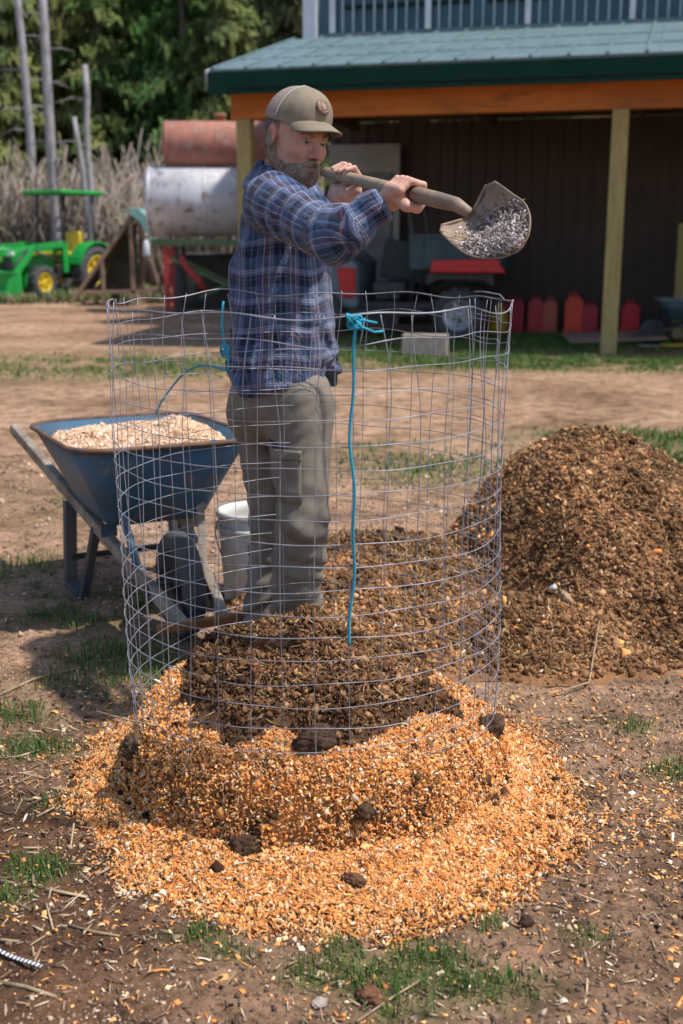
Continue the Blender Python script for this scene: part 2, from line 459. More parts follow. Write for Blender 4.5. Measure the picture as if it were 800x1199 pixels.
def CHIPS(n, rng, dirty=.06):
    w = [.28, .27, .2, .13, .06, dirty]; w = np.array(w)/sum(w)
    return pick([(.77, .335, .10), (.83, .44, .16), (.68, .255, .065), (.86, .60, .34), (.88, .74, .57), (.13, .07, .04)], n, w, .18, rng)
def chip_field(n, x0, x1, y0, y1, zf, accept, size, seed, dirty=.06, lift=.5):
    rng = np.random.default_rng(seed)
    x = rng.uniform(x0, x1, n); y = rng.uniform(y0, y1, n)
    k = rng.uniform(0, 1, n) < accept(x, y); x, y = x[k], y[k]; n = len(x)
    s = np.minimum(size*rng.lognormal(0, .40, n), size*2.3)
    z = zf(x, y)+s*lift*rng.uniform(-.5, .7, n)
    s2 = s*np.where(rng.uniform(0, 1, n) < .14, rng.uniform(1.6, 2.8, n), 1)
    scl = np.stack([s2, s*rng.uniform(.3, .85, n)*np.where(s2 > s*1.5, .6, 1), s*rng.uniform(.5, 1.0, n)], 1)
    return scatter(SH_V, SH_F, np.stack([x, y, z], 1), scl, rand_rot(n, None if lift > .3 else .75, rng), CHIPS(n, rng, dirty), .12, rng)
pz = lambda x, y: pile_z(x, y)[0]+ground_z(x, y)*.6
def acc_pile(x, y):
    z, r, sk = pile_z(x, y)
    inside = smooth(sk+.07, sk-.03, r)
    bandr = np.exp(-((r-.520)/.018)**2)*smooth(.45, .6, fbm2(x, y, .12, 93, 3)+.10*smooth(-1.2, -2.4, cage_ang(x, y)))  # thins the chips over the painted ledge shadow band
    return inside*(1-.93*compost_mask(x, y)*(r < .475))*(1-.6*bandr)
pz2 = lambda x, y: np.maximum(pile_z(x, y)[0], 0)+ground_z(x, y)*.6
P1 = chip_field(230000, -1.05, .95, 1.9, 3.6, pz2, acc_pile, .0037, 5)
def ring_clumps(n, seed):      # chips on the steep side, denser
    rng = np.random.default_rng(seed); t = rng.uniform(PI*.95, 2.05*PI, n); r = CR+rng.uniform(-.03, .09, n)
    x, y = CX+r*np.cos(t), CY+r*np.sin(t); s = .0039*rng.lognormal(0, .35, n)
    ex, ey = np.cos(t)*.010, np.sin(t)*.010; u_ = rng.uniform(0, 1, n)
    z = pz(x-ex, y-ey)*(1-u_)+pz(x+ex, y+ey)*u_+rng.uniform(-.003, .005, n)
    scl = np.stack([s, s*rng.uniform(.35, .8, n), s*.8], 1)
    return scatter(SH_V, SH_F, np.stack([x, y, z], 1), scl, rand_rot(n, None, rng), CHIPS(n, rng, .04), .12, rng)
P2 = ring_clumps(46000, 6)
M_chip = attr_mat('fresh wood chips', .8, vary=.22, vscale=260, trans=.12)
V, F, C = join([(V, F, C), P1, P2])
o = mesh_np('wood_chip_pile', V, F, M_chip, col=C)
props(o, 'orange wood chips packed in a round pile inside the wire cage and spilling around it', 'wood chips')

# compost on top of the chips
M_comp = attr_mat('compost', .95, bs=.6, bscale=160, bd=.004, vary=.4, vscale=150, spec=.1)
COMP = [(.105, .050, .024), (.165, .082, .039), (.055, .027, .015), (.24, .125, .06), (.33, .19, .09)]
def clod_field(n, zf, sampler, size, seed, w=(.34, .3, .2, .12, .04), pal=COMP):
    rng = np.random.default_rng(seed); x, y = sampler(rng, n); n = len(x)
    s = size*rng.lognormal(0, .55, n); s = np.minimum(s, size*3.6)
    z = zf(x, y)+s*rng.uniform(-.2, .55, n)
    scl = s[:, None]*rng.uniform(.45, 1.35, (n, 3))
    patch = (.5+1.0*smooth(.3, .68, fbm2(x, y, .16, 201, 3)))[:, None]
    return scatter(CR_V, CR_F, np.stack([x, y, z], 1), scl, rand_rot(n, None, rng), pick(pal, n, list(w), .25, rng)*patch, .42, rng)
def fibre_field(n, zf, sampler, seed, length=.02, pal=((.30, .19, .09), (.42, .29, .15), (.16, .09, .05)), thick=.0011):
    rng = np.random.default_rng(seed); x, y = sampler(rng, n); n = len(x)
    L = length*rng.lognormal(0, .45, n)
    scl = np.stack([L, thick*rng.uniform(.7, 1.8, n), thick*rng.uniform(.5, 1.2, n)], 1)
    z = zf(x, y)+.004+L*.15*rng.uniform(0, 1, n)
    return scatter(BOX_V, BOX_F, np.stack([x, y, z], 1), scl, rand_rot(n, .55, rng), pick(list(pal), n, None, .2, rng), 0, rng)
def comp_z(x, y):
    z, r, sk = pile_z(x, y); m = compost_mask(x, y)
    return z+m*(.022+(fbm2(x, y, .07, 95, 3)-.4)*.05)+.078*np.exp(-(((x+.13)/.17)**2+((y-3.14)/.14)**2))
xs = np.arange(-.6, .45, .007); ys = np.arange(2.36, 3.36, .007)
V, F = grid_mesh(xs, ys, lambda x, y: comp_z(x, y)-.004)
m = compost_mask(V[:, 0], V[:, 1]); r = np.hypot(V[:, 0]-CX, V[:, 1]-CY); kv = (m > .02) & (r < .478)
F = F[kv[F].all(1)]; used = np.unique(F); mp = -np.ones(len(V), int); mp[used] = np.arange(len(used)); V = V[used]; F = mp[F]
C = np.array([.10, .055, .032])[None]*(.5+1.0*fbm2(V[:, 0], V[:, 1], .03, 97, 3)[:, None])
def samp_comp(rng, n):
    x = rng.uniform(-.6, .45, n); y = rng.uniform(2.36, 3.36, n)
    k = (rng.uniform(0, 1, n) < compost_mask(x, y)) & (np.hypot(x-CX, y-CY) < .477); return x[k], y[k]
cp = mesh_np('compost_layer', V, F, M_comp, col=C, smooth_sh=True)
props(cp, 'dark brown compost heaped on top of the orange wood chips inside the wire cage', 'compost')
q = join([clod_field(42000, comp_z, samp_comp, .0038, 7), clod_field(1500, comp_z, samp_comp, .0058, 70)]); mesh_np('clod', *q[:2], M_comp, cp, col=q[2])['kind'] = 'stuff'
q = fibre_field(2600, comp_z, samp_comp, 8, .011); mesh_np('straw', *q[:2], M_comp, cp, col=q[2])['kind'] = 'stuff'

# the big compost heap on the right
HX, HY = 1.02, 4.72
def heap_z(x, y):
    a = (fbm2(x, y, .35, 101, 4)-.5)
    q = np.sqrt(((x-HX)/(.84+.0*x))**2+((y-HY)/1.0)**2)
    q = np.where(x < HX, np.sqrt(((x-HX)/.66)**2+((y-HY)/1.02)**2), q)
    z = .60*np.clip(1-(q*(1+.3*a))**1.7, 0, 1)*smooth(1.25, .5, q)**.5
    z2 = .20*np.clip(1.25-np.sqrt(((x-.18)/.52)**2+((y-4.35)/.68)**2)*(1+.4*a), 0, 1)**.7
    z3 = .11*np.clip(1.2-np.sqrt(((x-.75)/.75)**2+((y-3.95)/.40)**2)*(1+.4*a), 0, 1)**.8
    z4 = .10*np.clip(1.2-np.sqrt(((x-1.75)/.55)**2+((y-4.35)/.6)**2)*(1+.4*a), 0, 1)**.8
    z = np.maximum(np.maximum(z, z4), np.maximum(z2, z3))
    pk = np.clip(z*8, 0, 1)
    return z+pk*((fbm2(x, y, .12, 103, 3)-.5)*.05+(fbm2(x, y, .035, 105, 2)-.5)*.018)-.012
hz = lambda x, y: heap_z(x, y)+ground_z(x, y)*.5
xs = np.arange(-.6, 2.5, .012); ys = np.arange(3.3, 6.0, .012)
V, F = grid_mesh(xs, ys, hz)
hh = heap_z(V[:, 0], V[:, 1]); kv = hh > -.004
F = F[kv[F].any(1)]; used = np.unique(F); mp = -np.ones(len(V), int); mp[used] = np.arange(len(used)); V = V[used]; F = mp[F]
C = np.array([.22, .11, .052])[None]*(.55+.9*fbm2(V[:, 0], V[:, 1], .06, 107, 3)[:, None])
hp = mesh_np('compost_heap', V, F, M_comp, col=C, smooth_sh=True)
props(hp, 'large brown heap of loose compost on the dirt to the right of the wire cage', 'compost heap')
HP = [(.20, .098, .045), (.28, .145, .070), (.11, .052, .026), (.35, .195, .095), (.42, .25, .13)]
def samp_heap(rng, n):
    x = rng.uniform(-.55, 2.4, n); y = rng.uniform(3.3, 5.6, n)
    k = (heap_z(x, y) > rng.uniform(-.005, .03, n)) & (rng.uniform(0, 1, n) < 1.25-.25*(y-3.5)); return x[k], y[k]
q = join([clod_field(125000, hz, samp_heap, .0048, 9, pal=HP), clod_field(4000, hz, samp_heap, .0075, 90, pal=HP)]); mesh_np('clod', *q[:2], M_comp, hp, col=q[2])['kind'] = 'stuff'
q = fibre_field(14000, hz, samp_heap, 10, .014, thick=.0015); mesh_np('straw', *q[:2], M_comp, hp, col=q[2])['kind'] = 'stuff'
q = chip_field(9000, -.4, 2.2, 3.4, 5.2, hz, lambda x, y: (heap_z(x, y) > .01)*.32, .008, 12, .25)
mesh_np('wood_chip', *q[:2], M_chip, hp, col=q[2])['kind'] = 'stuff'

# ------------------------------------------------------------------ litter on the ground
M_litter = attr_mat('ground litter', .9, vary=.25, vscale=160)
def acc_litter(x, y):
    r = np.hypot(x-CX, (y-CY)*.9); near = np.exp(-np.clip(r-.58, 0, 9)/.09)
    rt = .42*smooth(.35, .75, x)*smooth(3.3, 2.5, y)*smooth(.42, .58, fbm2(x, y, .2, 111, 3))
    return (r > .5)*np.clip(near*.75+rt+.06, 0, 1)
q1 = chip_field(60000, -1.5, 1.6, 1.6, 3.7, lambda x, y: ground_z(x, y)+.001, acc_litter, .0042, 13, .15, .2)
o = mesh_np('scattered_chips', *q1[:2], M_chip, col=q1[2]); props(o, 'loose wood chips scattered thinly over the dirt around the pile', 'wood chips', kind='stuff')
PAL = [(.36, .25, .175), (.27, .185, .13), (.46, .34, .25), (.15, .10, .07), (.10, .065, .045)]
def samp_g(x0, x1, y0, y1):
    def f(rng, n):
        x = rng.uniform(x0, x1, n); y = rng.uniform(y0, y1, n); k = np.hypot(x-CX, y-CY) > .55; return x[k], y[k]
    return f
q = [clod_field(36000, ground_z, samp_g(-1.4, 1.5, 1.6, 3.4), .0024, 14, (.2, .3, .1, .25, .15), PAL), clod_field(26000, ground_z, samp_g(-3.0, 3.0, 3.3, 7.5), .0042, 15, (.35, .3, .2, .1, .05), PAL)]
V, F, C = join(q); o = mesh_np('pebbles_and_crumbs', V, F, M_litter, col=C); props(o, 'small soil crumbs and pebbles lying over the dirt', 'soil crumbs', kind='stuff')
q = [fibre_field(3200, ground_z, samp_g(-1.3, 1.4, 1.6, 3.2), 16, .010, ((.50, .38, .25), (.34, .25, .16), (.16, .10, .065), (.22, .15, .1)), .0011),
     fibre_field(220, ground_z, samp_g(-1.3, -.5, 1.6, 3.2), 17, .028, ((.42, .32, .2), (.28, .2, .13), (.15, .1, .07)), .0017)]
V, F, C = join(q); o = mesh_np('straw', V, F, M_litter, col=C); props(o, 'bits of straw and twig lying on the dirt in the foreground', 'straw', kind='stuff')
def lump(name, px, py, s, colr, label, cat, zf=ground_z, seed=1, group=None, sq=(1, 1, .7), m=None, at=None, up=.35):
    bm = bmesh.new(); bmesh.ops.create_icosphere(bm, subdivisions=4, radius=1)
    V = np.array([v.co[:] for v in bm.verts]); F = np.array([[v.index for v in f.verts] for f in bm.faces]); bm.free()
    d = 1+(n3(V+5, .9, seed)-.5)*.7+(n3(V+5, .35, seed+1)-.5)*.35+(n3(V+9, .17, seed+2)-.5)*.42+(n3(V+3, .08, seed+4)-.5)*.2
    V = V*d[:, None]*np.array(sq)*s
    C = np.array(colr)[None]*(.6+.8*n3(V/s+5, .3, seed+3)[:, None])
    if at is None: x, y = G(px, py)
    else: x, y = at
    z = float(zf(np.array([x]), np.array([y]))[0])
    o = mesh_np(name, V, F, m or M_comp, col=C, smooth_sh=True); o.location = (x, y, z+s*up); o.rotation_euler = (0, 0, seed*1.3)
    return props(o, label, cat, group)
lump('dirt_clod', 0, 0, .034, (.10, .065, .04), 'dark dirt clod stuck at the left edge of the chip pile beside the wire', 'dirt clod', pz, 3, at=(CX-.43, CY-.24), sq=(1, .8, .9))
lump('dirt_clod', 0, 0, .036, (.085, .05, .033), 'black dirt clod at the right edge of the pile against the wire', 'dirt clod', pz, 4, at=(CX+.455, CY-.12), sq=(.8, 1, .9))
lump('dirt_clod', 0, 0, .026, (.07, .04, .025), 'dark clod of earth hanging over the chips, low in front of the pile', 'dirt clod', pz, 5, at=(CX-.13, CY-.52), sq=(1.5, .9, .8))
lump('dirt_clod', 0, 0, .026, (.065, .038, .024), 'dark clod in the front of the drum of chips, right of the middle', 'dirt clod', pz, 6, at=(CX+.13, CY-.50), sq=(1.2, .8, .8))
lump('dirt_clod', 414, 1042, .019, (.12, .06, .035), 'reddish brown clod lying on the orange chips in front of the pile', 'dirt clod', lambda x, y: pz(x, y), 7, sq=(1.6, .9, .7))
lump('dirt_clod', 616, 1076, .014, (.06, .035, .025), 'small dark clod at the right tip of the front grass patch', 'dirt clod', ground_z, 8, sq=(1, 1, .9))
lump('dirt_clod', 436, 1160, .024, (.17, .08, .045), 'rusty brown clod lying in the grass at the bottom of the photo', 'dirt clod', ground_z, 9, sq=(1.4, .9, .5))
lump('dirt_clod', 0, 0, .035, (.075, .045, .03), 'wide dark clod at the front lip of the compost, left of the middle', 'dirt clod', comp_z, 10, at=(CX+.02, CY-.405), sq=(1.4, .9, .7))
M_stone = mat('pale stone', (.42, .34, .29), .85, c2=(.28, .22, .18), scale=60, bs=.4, bscale=120)
# dark crumbs of compost fallen on the chips, thickest along the foot of the drum
def samp_fall(rng, n):
    t = rng.uniform(-PI*1.02, .05, n); r = np.where(rng.uniform(0, 1, n) < .6, rng.normal(.520, .017, n), rng.uniform(.43, .72, n))
    x, y = CX+r*np.cos(t), CY+r*np.sin(t)
    k = (rng.uniform(0, 1, n) < smooth(.44, .60, fbm2(x, y, .11, 211, 3)+.10*smooth(-1.4, -2.6, t))*np.where(r > .56, .3, 1)); return x[k], y[k]
q = clod_field(4000, pz2, samp_fall, .0050, 24); o = mesh_np('compost_crumbs', *q[:2], M_comp, col=q[2]); props(o, 'dark crumbs of compost fallen onto the orange chips around the foot of the pile', 'compost crumbs', kind='stuff')
lump('flat_stone', 374, 1166, .014, (.4, .33, .28), 'small pale flat stone on the dirt at the bottom of the photo', 'stone', ground_z, 20, sq=(1.2, .9, .5), m=M_stone)
lump('stone', 650, 735, .030, (.6, .42, .25), 'tan stone low on the front of the compost heap', 'stone', lambda x, y: hz(x, y), 21, sq=(1, .5, .9), m=mat('tan stone', (.42, .29, .17), .85, c2=(.30, .2, .12), scale=50), at=(.80, 3.93))
lump('white_stone', 643, 715, .016, (.6, .6, .6), 'small white pebble just above the tan stone on the compost heap', 'stone', lambda x, y: hz(x, y), 22, sq=(1, .6, 1), m=mat('white stone', (.6, .59, .58), .8, scale=50), at=(.775, 4.02))
# sticks
M_stick = mat('dry stick', (.42, .31, .19), .9, c2=(.25, .17, .1), scale=40)
def stick(pts, r, label, name='stick', m=None):
    mb = MB(); P0 = Vector(pts[0]); n = len(pts)
    mb.tube([tuple(Vector(p)-P0) for p in pts], [r*(1-.4*i/n) for i in range(n)], 7)
    o = mb.build(name, m or M_stick); o.location = P0; return props(o, label, 'stick')
def gp3(px, py, up=.004):
    x, y = G(px, py); return (x, y, float(ground_z(np.array([x]), np.array([y]))[0])+up)
stick([gp3(-5, 1144), gp3(30, 1152), gp3(66, 1168)], .0045, 'pale dry stick on the ground in the bottom left corner')
stick([gp3(418, 1188, .006), gp3(460, 1163, .012), gp3(492, 1146, .01)], .0025, 'thin straw coloured stick across the grass at the bottom of the photo')
stick([gp3(80, 1080), gp3(110, 1092, .008), gp3(140, 1094)], .003, 'short brown stick on the dirt below the left edge of the chips')
stick([gp3(-5, 815), gp3(40, 797, .01), gp3(95, 782)], .005, 'long grey brown stick on the dirt left of the cage')
stick([gp3(95, 880), gp3(130, 868, .008), gp3(175, 842, .03)], .004, 'dark twig leading into the left side of the chip pile')
stick([P(113, 833, 2.62), P(150, 843, 2.58), P(185, 850, 2.60)], .0024, 'pale straight straw sticking out of the left side of the chips')
a = P(246, 768, 2.95); stick([a, a+np.array([.02, -.03, -.035]), a+np.array([.04, -.06, -.09])], .006, 'stub of pale wood standing up at the left rim of the compost')
stick([gp3(640, 815, .01), gp3(690, 800, .02), gp3(700, 760, .10)], .003, 'thin straw bent at the foot of the compost heap', m=M_stick)
# dotted strap
ms, nt, b = _nodes('beaded strap'); b.inputs['Roughness'].default_value = .5
tcs = nt.nodes.new('ShaderNodeTexCoord'); wv = nt.nodes.new('ShaderNodeTexWave'); wv.inputs['Scale'].default_value = 32; wv.bands_direction = 'X'
nt.links.new(tcs.outputs['Object'], wv.inputs[0]); rs = ramp(nt, [(.0, (.62, .62, .66)), (.62, (.05, .05, .06))], 'CONSTANT'); nt.links.new(wv.outputs['Fac'], rs.inputs[0]); nt.links.new(rs.outputs[0], b.inputs['Base Color'])
a = np.array(gp3(-25, 1108, .004)); c_ = np.array(gp3(50, 1130, .004)); L = np.linalg.norm(c_-a)
mb = MB(); pp = [(L*t, .004*math.sin(t*5), .003+.002*math.sin(t*9)) for t in np.linspace(0, 1, 14)]
for i in range(13): mb.beam(pp[i], pp[i+1], .009, .0022)
o = mb.build('strap', ms, bevel=.0004); o.location = a; o.rotation_euler = (0, 0, math.atan2(c_[1]-a[1], c_[0]-a[0])); props(o, 'black and white dotted strap lying on the dirt at the lower left', 'strap')
# ================================================================== wire cage
CH = 1.22
def wire_pt(th, z, k=0, m=0):
    """point on the slightly crooked cage"""
    dr = .007*math.sin(3*th+z*4+1)+.003*math.sin(7*th-z*9)
    t = max(0, (z-.95)/.27)
    dr += t*(.008*math.sin(5*th+2)+.005*math.sin(13*th))
    dz = .003*math.sin(4*th+k*1.7)+.002*math.sin(9*th+k*2.9+1)+t*(.005*math.sin(6*th+1)+.005*math.sin(11*th+k))
    rr = CR+.004+dr-.016*(1-z/CH)
    return (rr*math.cos(th), rr*math.sin(th), z+dz)
wire = MB()
NV = 40; NR = 23
rz = [.03+(CH-.03)*i/(NR-1) for i in range(NR)]
th0 = .12                                              # seam where the two ends of the roll overlap
for k, z in enumerate(rz):
    pts = [wire_pt(th0+2*PI*j/128*1.06, z+(.012 if j > 122 else 0), k) for j in range(129)]
    wire.tube(pts, .00108 if k not in (NR-1,) else .0019, 5)
rs_ = random.Random(3)
for j in range(NV+3):
    th = th0+2*PI*(j+.5)/NV
    off = rs_.uniform(-.006, .006); ph = rs_.uniform(0, 6)
    top = CH+rs_.uniform(-.002, .006)
    pts = []
    n = 46
    for i in range(n):
        z = .0+(top)*i/(n-1); t = max(0, (z-.98)/.24)
        a = th+off+(.006*math.sin(z*7+ph)+t*.05*math.sin(ph*3+z*9))*1.0
        p = wire_pt(a, min(z, CH), 0)
        s = -.0015
        pts.append((p[0]*(1+s), p[1]*(1+s), z+(p[2]-min(z, CH))*.5))
    wire.tube(pts, .00105, 5)
cage = wire.build('wire_cage', M_galv); cage.location = (CX, CY, 0)
props(cage, 'open cylinder of galvanised welded wire mesh standing round the chip pile', 'wire cage')

M_twine = mat('blue twine', (.02, .36, .50), .7, c2=(.015, .25, .38), scale=300, bs=.8, bscale=500, bd=.002)
# front twine tied to the top ring
tw = MB(); base = np.array([CX, CY, 0])
ft = math.atan2(-1, .205)                                # angle of the front twine
def fr(th, z, out=.004):
    p = wire_pt(th, min(z, CH)); s = 1+out/CR
    return (p[0]*s, p[1]*s, z)
zs = np.linspace(CH-.01, .50, 60)
tw.tube([fr(ft+.010*math.sin(z*11)+.006*math.sin(z*31), z, .005+.003*math.sin(z*17)) for z in zs], .0034, 7)
tw2 = MB()
for q in range(5):                                      # knot loops
    a0 = rs_.uniform(0, 6); pts = []
    for i in range(13):
        a = 2*PI*i/12
        CRk = fr(ft, CH-.012); pts.append((CRk[0]+.016*math.cos(a+a0)*(.6+.1*q), CRk[1]+.008*math.sin(a*2+q)-.004, CRk[2]+.013*math.sin(a)*(.7+.12*q)))
    tw2.tube(pts, .0032, 6, cap=False)
tail = MB(); s0 = fr(ft, CH-.012)
tail.tube([s0, (s0[0]+.02, s0[1]-.006, s0[2]-.012), (s0[0]+.04, s0[1]-.004, s0[2]-.02), (s0[0]+.06, s0[1], s0[2]-.018)], .0030, 6)
tail.tube([s0, (s0[0]+.018, s0[1]-.006, s0[2]+.004), (s0[0]+.045, s0[1]+.004, s0[2]-.002)], .0026, 6)
root = empty('twine', (CX, CY, 0), label='blue twine knotted to the top wire, hanging down the front of the cage', cat='twine')
tw.build('cord', M_twine, root); tw2.build('knot', M_twine, root); tail.build('loose_end', M_twine, root)
# second twine at the back left, slack over to the wheelbarrow
b0 = P(263, 408, 3.24); b1 = P(262, 432, 3.24); b2 = P(188, 472, 4.0)
pts = [b0+np.array([0, 0, .13]), b0+np.array([-.006, 0, .07]), b0, b0+np.array([.01, 0, -.03]), b1+np.array([.012, .0, -.005]), b1+np.array([-.03, .03, .004])]
for t in np.linspace(.12, 1, 12): p = b1*(1-t)+b2*t; p[2] += .06*math.sin(PI*t)*(1-.2*t); pts.append(p)
pts.append(b2+np.array([-.02, .02, -.04]))
root = empty('twine', b0, label='blue twine tied at the back left of the cage and trailing over to the wheelbarrow', cat='twine')
m = MB(); m.tube([p-b0 for p in pts], .0036, 7); m.build('cord', M_twine, root)
m = MB()
for q in range(3): m.tube([(.011*math.cos(a), .006*math.sin(2*a), .012*math.sin(a)*(.8+.3*q)-.004*q) for a in np.linspace(0, 2*PI, 11)], .0032, 6, cap=False)
m.build('knot', M_twine, root)

# ================================================================== wheelbarrow
M_bluepaint = mat('worn blue paint', (.028, .098, .175), .55, c2=(.05, .056, .06), scale=3.2, c3=(.17, .12, .085), bs=.15, bscale=30)
M_rust = mat('rusty rim', (.17, .085, .045), .8, c2=(.09, .05, .03), scale=16, c3=(.05, .09, .13))
M_rustwood = mat('orange stained wood', (.30, .13, .045), .8, c2=(.17, .075, .03), scale=12)
M_legs = mat('scuffed dark leg', (.04, .055, .07), .75, c2=(.10, .085, .07), scale=8)
def wheelbarrow(loc, rz, label, paint, rim, wood, guard, scale=1.0):
    """local +x is the wheel end"""
    root = empty('wheelbarrow', loc, rz, label=label, cat='wheelbarrow'); root.scale = (scale,)*3
    # tray: stacked rounded rectangles, open, with thickness
    def ring(cx, lx, ly, z, rad, zt=0, n=8):
        pts = []
        for (sx, sy, a0) in ((1, 1, 0), (-1, 1, PI/2), (-1, -1, PI), (1, -1, 1.5*PI)):
            for i in range(n+1):
                a = a0+PI/2*i/n
                x = cx+sx*(lx/2-rad)+rad*math.cos(a); y = sy*(ly/2-rad)+rad*math.sin(a)
                pts.append((x, y, z+zt*x))
        return pts
    outer = [ring(.03, .48, .36, .365, .07), ring(.035, .53, .40, .39, .09, .0), ring(.04, .68, .52, .52, .12, .01), ring(.05, .84, .66, .665, .15, .02)]
    inner = [ring(.05, .825, .645, .665, .145, .02), ring(.04, .665, .505, .524, .12, .01), ring(.035, .515, .385, .396, .09), ring(.03, .465, .345, .373, .07)]
    tray = MB(); allr = outer+inner; n = len(outer[0]); V = sum(allr, [])
    F = [tuple(reversed(range(n)))]
    for i in range(len(allr)-1):
        for k in range(n): F.append((i*n+k, i*n+(k+1) % n, (i+1)*n+(k+1) % n, (i+1)*n+k))
    F.append(tuple((len(allr)-1)*n+k for k in range(n)))
    tray.add(V, F, True); t = tray.build('tray', paint, root)
    m = MB(); m.tube(ring(.05, .85, .67, .667, .155, .02), .0095, 8, closed=True); m.build('rim', rim, t)
    for s in (-1, 1):
        m = MB(); m.beam((.76, s*.07, .12), (-.88, s*.29, .56), .036, .046); m.build('handle', wood, root, .006)
        m = MB(); m.beam((-.22, s*.21, .36), (-.22, s*.225, .03), .050, .045); m.beam((-.22, s*.225, .03), (-.06, s*.215, .02), .05, .03)
        m.beam((-.05, s*.215, .02), (.03, s*.17, .31), .042, .02); m.build('leg', M_legs, root, .003)
        m = MB(); m.beam((.42, s*.115, .20), (.30, s*.15, .46), .03, .01); m.beam((.15, s*.155, .30), (.15, s*.155, .345), .06, .02); m.build('strut', wood if s > 0 else paint, root, .002)
    m = MB(); m.beam((-.20, -.22, .14), (-.20, .22, .14), .022, .022); m.build('crossbar', M_black_metal, root, .003)
    m = MB(); m.beam((.775, -.17, .135), (.775, .17, .135), .03, .03); m.build('nose_guard', guard, root, .004)
    wroot = MB()
    prof = [(.115, -.030), (.140, -.038), (.172, -.036), (.187, -.022), (.190, 0), (.187, .022), (.172, .036), (.140, .038), (.115, .030)]
    wroot.lathe(prof, 40, axM((.50, 0, .190), (0, 1, 0)), close=True); wh = wroot.build('wheel', M_dark_rubber, root)
    m = MB(); m.lathe([(.01, -.03), (.03, -.03), (.035, -.012), (.09, -.012), (.118, -.03), (.118, .03), (.09, .012), (.035, .012), (.03, .03), (.01, .03)], 28, axM((.50, 0, .190), (0, 1, 0))); m.build('rim', M_black_metal, wh)
    m = MB(); m.tube([(.50, -.125, .203), (.50, .125, .203)], .009, 8); m.build('axle', M_black_metal, root)
    for s in (-1, 1):
        m = MB(); m.beam((.50, s*.118, .20), (.52, s*.112, .17), .03, .03); m.build('axle_bracket', M_black_metal, root, .002)
    return root
WB = wheelbarrow((-.785, 4.32, 0), math.atan2(-.90, .44), 'blue wheelbarrow with weathered wooden handles, loaded with wood chips', M_bluepaint, M_rust, M_weathered, M_rustwood, 1.0)
# chips in the tray
bpy.context.view_layer.update()
Mw = np.array(WB.matrix_world)
def tray_in(x, y, s=1.0):
    return (np.abs((x-.05)/(.40*s))**3.2+np.abs(y/(.31*s))**3.2)
def tray_z(x, y):
    q = tray_in(x, y)
    return .630+.075*np.exp(-(((x-.12)/.28)**2+((y-.13)/.14)**2))+.03*np.exp(-(((x+.1)/.2)**2+((y+.12)/.14)**2))-.02*np.clip(q, 0, 1)**2+(fbm2(x+9, y+9, .12, 131, 3)-.5)*.05
xs_ = np.arange(-.37, .48, .012); ys_ = np.arange(-.32, .33, .012)
V, F = grid_mesh(xs_, ys_, tray_z); kv = tray_in(V[:, 0], V[:, 1]) < .9; F = F[kv[F].all(1)]
used = np.unique(F); mp = -np.ones(len(V), int); mp[used] = np.arange(len(used)); V = V[used]; F = mp[F]
rng = np.random.default_rng(50); n = 32000; x = rng.uniform(-.36, .46, n); y = rng.uniform(-.31, .31, n); k = tray_in(x, y) < .86; x, y = x[k], y[k]; n = len(x)
s = .0040*rng.lognormal(0, .35, n); scl = np.stack([s, s*rng.uniform(.4, .85, n), s*.8], 1)
pal = pick([(.80, .52, .33), (.86, .64, .46), (.70, .42, .24), (.90, .78, .64), (.5, .3, .18)], n, [.34, .28, .18, .15, .05], .12, rng)
q = scatter(SH_V, SH_F, np.stack([x, y, tray_z(x, y)+.003], 1), scl, rand_rot(n, None, rng), pal, .1, rng)
V, F, C = join([(V, F, np.tile([[.72, .46, .28]], (len(V), 1))), q])
o = mesh_np('wood_chip_load', V, F, M_chip, col=C); o.location = WB.location; o.rotation_euler = WB.rotation_euler
props(o, 'pale wood chips filling the tray of the blue wheelbarrow', 'wood chips')

# ================================================================== bucket
M_bucket = mat('white plastic', (.62, .61, .58), .45, c2=(.48, .46, .42), scale=6, c3=(.35, .29, .22))
bl = P(303, 697, 4.25); bl[2] = float(ground_z(np.array([bl[0]]), np.array([bl[1]]))[0])
root = empty('bucket', bl, label='white plastic bucket on the ground behind the legs of the man', cat='bucket')
m = MB(); m.lathe([(.0, .002), (.125, .002), (.130, .01), (.148, .33), (.150, .37), (.145, .37), (.141, .33), (.122, .012), (.0, .012)], 40); m.build('body', M_bucket, root)
m = MB(); m.lathe([(.150, .30), (.158, .302), (.158, .318), (.150, .32)], 40); m.lathe([(.149, .35), (.157, .352), (.157, .372), (.147, .374)], 40); m.build('rim', M_bucket, root)
m = MB(); m.tube([(.158*math.cos(a), -.03-.05*math.sin(a), .31-.19*math.sin(a)) for a in np.linspace(0, PI, 18)], .003, 6); m.build('handle', M_galv, root)

# ================================================================== concrete block
M_conc = mat('concrete block', (.36, .31, .27), .95, c2=(.28, .23, .19), scale=10, bs=.5, bscale=50)
cb = P(498, 416, 13.6)
m = MB(); m.box((0, 0, .125), (.52, .26, .25))
for xx in (-.13, .13): m.box((xx, 0, .2502), (.16, .13, .004))
o = m.build('concrete_block', M_conc, bevel=.02, seg=3); o.location = (cb[0], cb[1], .0); o.rotation_euler = (0, 0, R(-10)); props(o, 'pale concrete block lying on the ground in front of the shed', 'concrete block')
